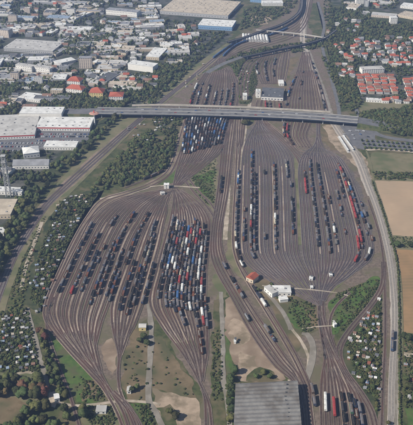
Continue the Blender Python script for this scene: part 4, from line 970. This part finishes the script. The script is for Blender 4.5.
sheds('right allotments, upper half', [(352, 334), (379, 300), (380, 345), (346, 348)], 28, 36)
sheds('right allotments, lower half', [(346, 350), (380, 347), (380, 392), (362, 390), (350, 372)], 26, 37)
sheds('clearing above the far wood', [(120, 124), (170, 119), (178, 122), (165, 140), (140, 142)], 20, 38)
sheds('plots at lower right edge', [(404, 366), (425, 366), (425, 404), (404, 400)], 9, 39)
sheds('hut rows at the upper fan', [(192, 70), (206, 62), (198, 80), (186, 92), (184, 84)], 8, 40)
sheds('left of locomotive shed', [(240, 68), (250, 66), (250, 104), (241, 104)], 8, 41)
from collections import defaultdict
dd = defaultdict(list)
for z, desc, o, px, cat in BLD: dd[(z, desc)].append((px, o, cat))
for (z, desc), L in dd.items():
    L.sort(key=lambda t: t[0])
    for i, (px, o, cat) in enumerate(L):
        lb = '%s, %s' % (desc, z) if len(L) == 1 else '%s %s from left, %s' % (desc, nth(i+1), z)
        tag(o, lb, cat, 'sheds in the gardens' if cat == 'shed' else 'buildings of the town')
# ------------------------------------------------------------------ trees
def near(x, y, r=2.2): return on_track(x, y) or any(abs(x-a) < r*.8 and -.8 < y-b < 1.5 for a, b in OCCS) or occ(x, y)
def nearb(x, y): return on_track(x, y) or any(abs(x-a) < 1.3 and -.3 < y-b < 1.4 for a, b in OCCS) or occ(x, y)
def trees(poly, n, hr, label, group, seed, kinds='dddl', mind=3.5, av=None):
    g = random.Random(seed)
    for i, (x, y) in enumerate(sorted(scat(poly, n, mind, seed, av or near))):
        h = g.uniform(*hr); tree(x, y, h, h * g.uniform(.75, 1.15), '%s from left: %s' % (nth(i+1), label), group, g.choice(kinds))
def line_on(px, r):
    def f(x, y): return any(math.hypot(x-a, (y-b)*1.6) < r for a, b in px)
    return f
trees([(-4, 380), (12, 378), (30, 384), (38, 378), (46, 396), (40, 402), (18, 396), (-4, 398)], 22, (10, 14), 'tree in the dark wood edge above the brown clearing, lower left', 'trees of the lower left wood', 51, 'ddlr', 5)
trees([(22, 408), (40, 402), (50, 410), (88, 412), (84, 440), (12, 440)], 22, (9, 13), 'tree in the clump along the bottom edge, lower left', 'trees along the bottom left edge', 52, 'ddl', 5.5, lambda x, y: 68 < x < 82)
trees([(-6, 412), (8, 412), (14, 440), (-6, 440)], 4, (9, 12), 'bright green tree in the bottom left corner', 'trees in the bottom left corner', 53, 'l', 5)
trees([(41, 338), (48, 340), (58, 374), (66, 398), (58, 394), (48, 376), (43, 352)], 26, (6, 9), 'tree in the strip between garden road and single track', 'trees in the strip by the single track', 54, 'ddl', 4)
trees([(36, 330), (44, 326), (47, 340), (40, 346)], 4, (8, 10), 'reddish brown tree beside the garden road bend', 'reddish trees at the garden road bend', 55, 'r', 3)
trees([(-6, 236), (12, 226), (24, 222), (34, 208), (36, 212), (18, 240), (2, 275), (-6, 292)], 34, (10, 15), 'tree in the belt left of the main line, below the cream warehouse', 'tree belt left of the main line', 56, 'dddl', 4.2, near)
trees([(14, 200), (24, 186), (48, 172), (66, 158), (64, 166), (40, 200), (24, 222), (14, 222)], 36, (9, 14), 'tree in the belt beside the long workshop and main line', 'tree belt left of the main line', 57, 'dddl', 3.8, near)
trees([(62, 160), (78, 148), (98, 130), (118, 116), (122, 118), (98, 142), (70, 168)], 28, (9, 13), 'tree in the belt right of the supermarket car park', 'tree belt left of the main line', 58, 'dddl', 3.5, near)
trees([(60, 198), (100, 191), (84, 212), (72, 236), (46, 292), (34, 300), (30, 285), (40, 250), (52, 215)], 46, (4, 8), 'small tree between the garden sheds left of the left yard', 'trees of the allotments', 59, 'ddl', 3.2, near)
trees([(0, 312), (28, 308), (40, 372), (0, 372)], 20, (4, 7), 'small tree in the bottom left allotments', 'trees of the allotments', 60, 'ddl', 3.6, near)
trees([(346, 345), (381, 300), (381, 395), (360, 388)], 20, (4, 7), 'small tree in the right allotments', 'trees of the allotments', 61, 'ddl', 3.6, near)
for (x, y, h, w, k, lb) in [(397, 246.5, 9, 12, 'd', 'round tree left of the pair at the field edge'), (410, 247, 9, 10, 'd', 'round tree at right edge between the two fields'), (143, 339, 9, 9, 'd', 'dense tree just below the yellow hut'), (140, 343, 8, 8, 'd', 'lower left tree below the yellow hut'), (147, 345, 7, 8, 'd', 'right tree below the yellow hut'),
    (170, 414, 8, 9, 'l', 'left tree on the pale clearing beside the yard road'), (176, 419, 9, 10, 'd', 'tree right of it on the pale clearing at the bottom'), (132, 392, 7, 8, 'd', 'tree beside the small hut at lower track crossing'), (137, 389, 7, 7, 'd', 'tree right of the small hut at lower track crossing'),
    (245, 124, 9, 17, 'd', 'wide dark tree clump under the motorway bridge centre'), (256, 378, 6, 7, 'l', 'left bush tree behind the vast grey roof'), (263, 374, 6, 7, 'd', 'middle bush tree behind the vast grey roof'), (270, 378, 6, 8, 'l', 'right bush tree behind the vast grey roof'),
    (258, 291, 5, 6, 'd', 'small tree beside the narrow slanted workshop'), (388, 425, 6, 5, 'd', 'small tree on the lower right edge of the pale line'), (403, 338, 8, 9, 'd', 'left tree of the pair at the end of the brown field'), (409, 340, 8, 9, 'd', 'right tree of the pair at the end of the brown field'), (34, 252, 5, 5, 'r', 'dark red bush beside the garden path')]:
    tree(x, y, h, w, lb, None, k)
for k, (x, y, w, h) in enumerate([(234, 374, 10, 12), (231, 381, 10, 10), (230, 389, 10, 11), (231, 397, 9, 10), (230, 405, 10, 10), (231, 413, 9, 11), (230, 421, 9, 10)]):
    tree(x, y, h, w, 'dark tree, %s from top in the row left of the vast grey roof' % nth(k+1), 'tree row left of the vast roof', 'd')
trees([(403, 378), (425, 375), (425, 402), (403, 404)], 8, (6, 9), 'tree at the lower right edge beyond the dark hedge', 'trees at the lower right edge', 62, 'dd', 4.5, near)
trees([(372, 402), (382, 400), (382, 425), (377, 420)], 4, (4, 6), 'small tree between curved tracks and pale line, bottom right', 'trees at the bottom right', 63, 'ddl', 4)
# car park tree rows on the right
for r, (y0) in enumerate([141.5, 145, 148.5]):
    for k in range(11):
        x = 362 + k*5 + r*1.6
        if x < 420: tree(x, y0 + k*.35, 5, 5.5, '%s round tree from left, %s row of the right car park' % (nth(k+1), nth(r+1)), 'tree rows of the right car park', 'd')
def mass(name, specs, label, m=LEAF):
    pts = []
    for (poly, n, w, h, sd) in specs:
        g = random.Random(sd)
        gap = sd in (71, 72, 173, 174, 73)
        for (x, y) in scat(poly, int(n * 2.4), .35, sd, near):
            if gap and noise.noise(Vector((x * .16, y * .26, 3.3))) > .30: continue
            gx, gy = G(x, y); hh = g.uniform(*h) * .9; pts.append((gx, gy, g.uniform(w[0]*.6, w[1]*.85), hh))
    return stuff(name, pts, label, m)
mass('woodland', [([(92, 190), (112, 165), (128, 146), (150, 140), (172, 138), (178, 146), (170, 166), (155, 176), (120, 190)], 230, (6, 12), (4, 11), 71),
                  ([(150, 117), (186, 119), (178, 148), (170, 140), (155, 128)], 60, (4, 8), (3, 7), 72)], 'mixed scrub wood between main line and left yard')
mass('light_scrub', [([(96, 184), (104, 172), (118, 158), (130, 142), (150, 130), (160, 134), (140, 150), (128, 170), (112, 186)], 260, (4, 9), (3, 8), 173), ([(130, 170), (150, 158), (168, 156), (160, 172), (140, 182)], 120, (4, 8), (3, 7), 174), ([(96, 184), (118, 162), (132, 148), (160, 146), (164, 160), (146, 172), (122, 184)], 110, (5, 10), (2, 5), 73),
                     ([(20, 268), (30, 270), (24, 300), (10, 330), (2, 345), (8, 305)], 40, (3, 7), (1, 3), 74)], 'pale green scrub patches', LEAFL)
mass('woodland', [([(356, 114), (425, 106), (425, 137), (400, 136), (372, 128)], 260, (8, 13), (7, 11), 75)], 'dark wood strip right of the motorway bridge')
mass('woodland', [([(372, 172), (425, 174), (425, 181), (374, 179)], 60, (4, 9), (2, 5), 76)], 'hedge line above the tan field')
mass('woodland', [([(330, 8), (425, 22), (425, 42), (360, 42), (336, 58), (328, 40)], 420, (8, 14), (6, 12), 77),
                  ([(322, 58), (340, 56), (352, 80), (362, 104), (352, 112), (334, 84)], 130, (7, 11), (5, 9), 78),
                  ([(352, 60), (358, 72), (358, 100), (350, 96), (344, 70)], 50, (7, 11), (5, 10), 79)], 'suburban wood at the upper right')
mass('city_trees', [([(-10, -10), (240, -10), (228, 34), (200, 60), (155, 104), (-10, 110)], 1250, (7, 13), (6, 11), 80),
                    ([(-10, 84), (60, 86), (128, 100), (120, 114), (60, 112), (-10, 116)], 330, (9, 14), (6, 12), 81),
                    ([(128, 72), (180, 64), (186, 66), (156, 94), (130, 96)], 100, (8, 14), (6, 11), 82),
                    ([(60, 40), (110, 24), (130, 30), (90, 50), (70, 60)], 160, (8, 14), (7, 12), 83),
                    ([(335, 40), (425, 36), (425, 100), (340, 96)], 330, (6, 10), (4, 8), 84),
                    ([(340, -10), (425, -10), (425, 22), (345, 20)], 120, (8, 12), (6, 10), 85),
                    ([(-8, 152), (30, 150), (60, 146), (40, 176), (-8, 190)], 60, (5, 9), (4, 8), 86)], 'town trees scattered between the distant buildings')
mass('embankment_bushes', [([(215, 60), (240, 52), (300, 43), (322, 38), (330, 46), (300, 52), (262, 58), (240, 66), (232, 90), (226, 72)], 190, (6, 11), (3, 8), 87),
                           ([(238, 60), (244, 62), (240, 100), (232, 104)], 60, (5, 8), (3, 6), 88), ([(322, -5), (330, -5), (338, 60), (330, 62)], 60, (6, 10), (4, 8), 89),
                           ([(244, 10), (300, -5), (292, 12), (262, 24), (240, 30)], 120, (7, 12), (4, 9), 90),
                           ([(330, 62), (334, 62), (346, 108), (341, 110)], 40, (4, 7), (2, 5), 91)], 'bushes on the railway embankments')
hl = catmull([(372, 182), (381, 206), (390, 236), (397, 262), (399, 300), (399.5, 345), (399.5, 385), (400.5, 450)], 30)
stuff('hedge', [(*G(x + rnd.uniform(-.4, .4), y), rnd.uniform(2, 4), rnd.uniform(1.5, 3.2)) for x, y in hl for _ in (0, 1)], 'dark hedge along the right of the pale line')
g_ = random.Random(5)
bp = []
for poly, n in [([(70,372),(100,386),(104,398),(80,400)], 6), ([(60,200),(100,191),(84,212),(46,292),(44,312),(30,300),(40,250)], 420), ([(0,312),(28,308),(40,372),(0,372)], 260), ([(346,345),(381,300),(381,400),(360,390)], 300), ([(340,330),(378,280),(378,300),(350,335)], 40),
                ([(404,335),(425,335),(425,408),(404,408)], 90), ([(212,330),(222,330),(222,400),(212,400)], 30), ([(290,300),(315,300),(318,328),(300,335)], 40), ([(84,380),(100,384),(110,400),(82,402)], 20), ([(184,160),(216,158),(214,205),(196,192)], 50), ([(226,385),(236,385),(234,425),(228,425)], 20),
                ([(122,350),(148,325),(148,400),(128,402)], 8), ([(270,282),(300,286),(290,300),(275,298)], 15), ([(126,404),(150,404),(158,440),(142,440)], 25), ([(335,295),(360,285),(345,310)], 30), ([(331,300),(350,290),(378,276),(378,286),(360,305),(340,328),(333,335)], 32), ([(283,300),(296,302),(312,328),(298,330)], 12), ([(293,265),(306,270),(316,290),(300,286)], 18), ([(323,290),(332,270),(344,276),(326,298)], 18), ([(176,172),(196,176),(214,196),(214,210),(196,194)], 30), ([(80,407),(122,405),(133,425),(90,425)], 40), ([(243,60),(262,57),(280,55),(262,70),(250,104),(240,104)], 110), ([(152,340),(162,342),(192,384),(196,398),(152,388)], 5), ([(386,237),(413,237),(413,248),(390,248)], 16), ([(28,240),(36,225),(46,215),(30,262),(12,300),(8,300)], 26)]:
    for (x, y) in scat(poly, int(n * 4.5), .15, n, nearb): bp.append((*G(x, y), g_.uniform(1.2, 4.2), g_.uniform(.7, 2.6)))
stuff('garden_bushes', bp, 'low bushes and hedges of gardens and verges')
# ------------------------------------------------------------------ cars
def car_mesh(c):
    m = MB(); P_ = mat('paint_' + c[0], c[1], rough=.35, spec=.5)
    m.box(-2.15, 2.15, -.87, .87, .3, .85, P_, taper=.05); b = len(m.v)
    m.box(-1.4, 1.0, -.78, .78, .85, 1.42, GLASS, top=P_, taper=.28)
    for x in (-1.35, 1.35):
        for y in (-.84, .84): m.cyl(x, y, .32, .32, .2, UNDER, 'y', 10)
    return m.mesh('car')
CARS = {n: car_mesh((n, c)) for n, c in dict(white=(.75,.75,.75), silver=(.42,.43,.45), black=(.03,.03,.035), red=(.4,.04,.035), blue=(.05,.12,.3)).items()}
def car(gx, gy, z, ang, area, reg):
    n = rnd.choice(['white', 'silver', 'silver', 'black', 'red', 'blue', 'white']); o = bpy.data.objects.new('parked_car' if 'park' in area else 'car', CARS[n]); o.location = (gx, gy, z); o.rotation_euler = (0, 0, ang); link(o)
    reg.append((n, area, P(gx, gy)[0], o))
creg = []
for r, (y, x0, x1) in enumerate([(134.5, 38, 88), (137, 36, 86), (141, 30, 76), (143.5, -4, 40), (147, -4, 40), (151, -4, 22)]):
    x = x0
    while x < x1:
        x += 2.6 / mpp(y) * (1 if rnd.random() < .7 else 2)
        if not occ(x, y) or r < 2: 
            q = G(x, y); car(q[0], q[1], .3, R(90) + rnd.uniform(-.05, .05), 'in %s row from top, supermarket car park' % nth(r+1), creg)
for k, (f, d) in enumerate([(.04, 5), (.13, -8), (.17, -5), (.26, 8), (.3, 5), (.38, -5), (.47, 8), (.56, -5), (.65, -8), (.68, 5), (.76, 8), (.85, -5), (.08, -5), (.2, 6), (.33, -6), (.42, 5), (.52, -8), (.6, 8), (.71, -5), (.8, 6), (.9, -8), (.95, 5)]):
    i = int(f * (len(brl)-2)); t = Vector(brl[i+1]) - Vector(brl[i]); t.normalize(); car(brl[i][0]-t.y*d, brl[i][1]+t.x*d, 9.0, math.atan2(t.y, t.x), 'on the motorway bridge', creg)
for k in range(12):
    q = G(342 + rnd.uniform(0, 26), 122 + rnd.uniform(0, 20)); car(q[0], q[1], .9, rnd.uniform(-.8, -.2), 'at the road junction right of bridge', creg)
cd = defaultdict(list)
for n, a_, px, o in creg: cd[(n, a_)].append((px, o))
for (n, a_), L in cd.items():
    L.sort(key=lambda t: t[0])
    for i, (px, o) in enumerate(L): tag(o, ('%s car %s' % (n, a_)) if len(L) == 1 else '%s car, %s %s from left, %s' % (n, nth(i+1), n, a_), 'car', 'cars ' + ('on the bridge' if 'bridge' in a_ else 'in the car park'))
# ------------------------------------------------------------------ haze
hm = bpy.data.materials.new('haze_air'); hm.use_nodes = True; n = hm.node_tree.nodes; n.remove(n['Principled BSDF'])
pv = n.new('ShaderNodeVolumePrincipled'); pv.inputs['Color'].default_value = (.44, .61, 1.0, 1); pv.inputs['Density'].default_value = .0001; pv.inputs['Anisotropy'].default_value = .2
hm.node_tree.links.new(pv.outputs[0], n['Material Output'].inputs['Volume'])
mb = MB(); mb.box(-4100, 4100, -100, 5300, -1, 530, hm); hz = mb.build('haze'); tag(hz, None, None, None, 'stuff'); hz['label'] = 'pale bluish haze over the distant town'
print('objects', len(bpy.data.objects), 'trees', NT[0], 'wagons', len(WAGS), 'bld', len(BLD))
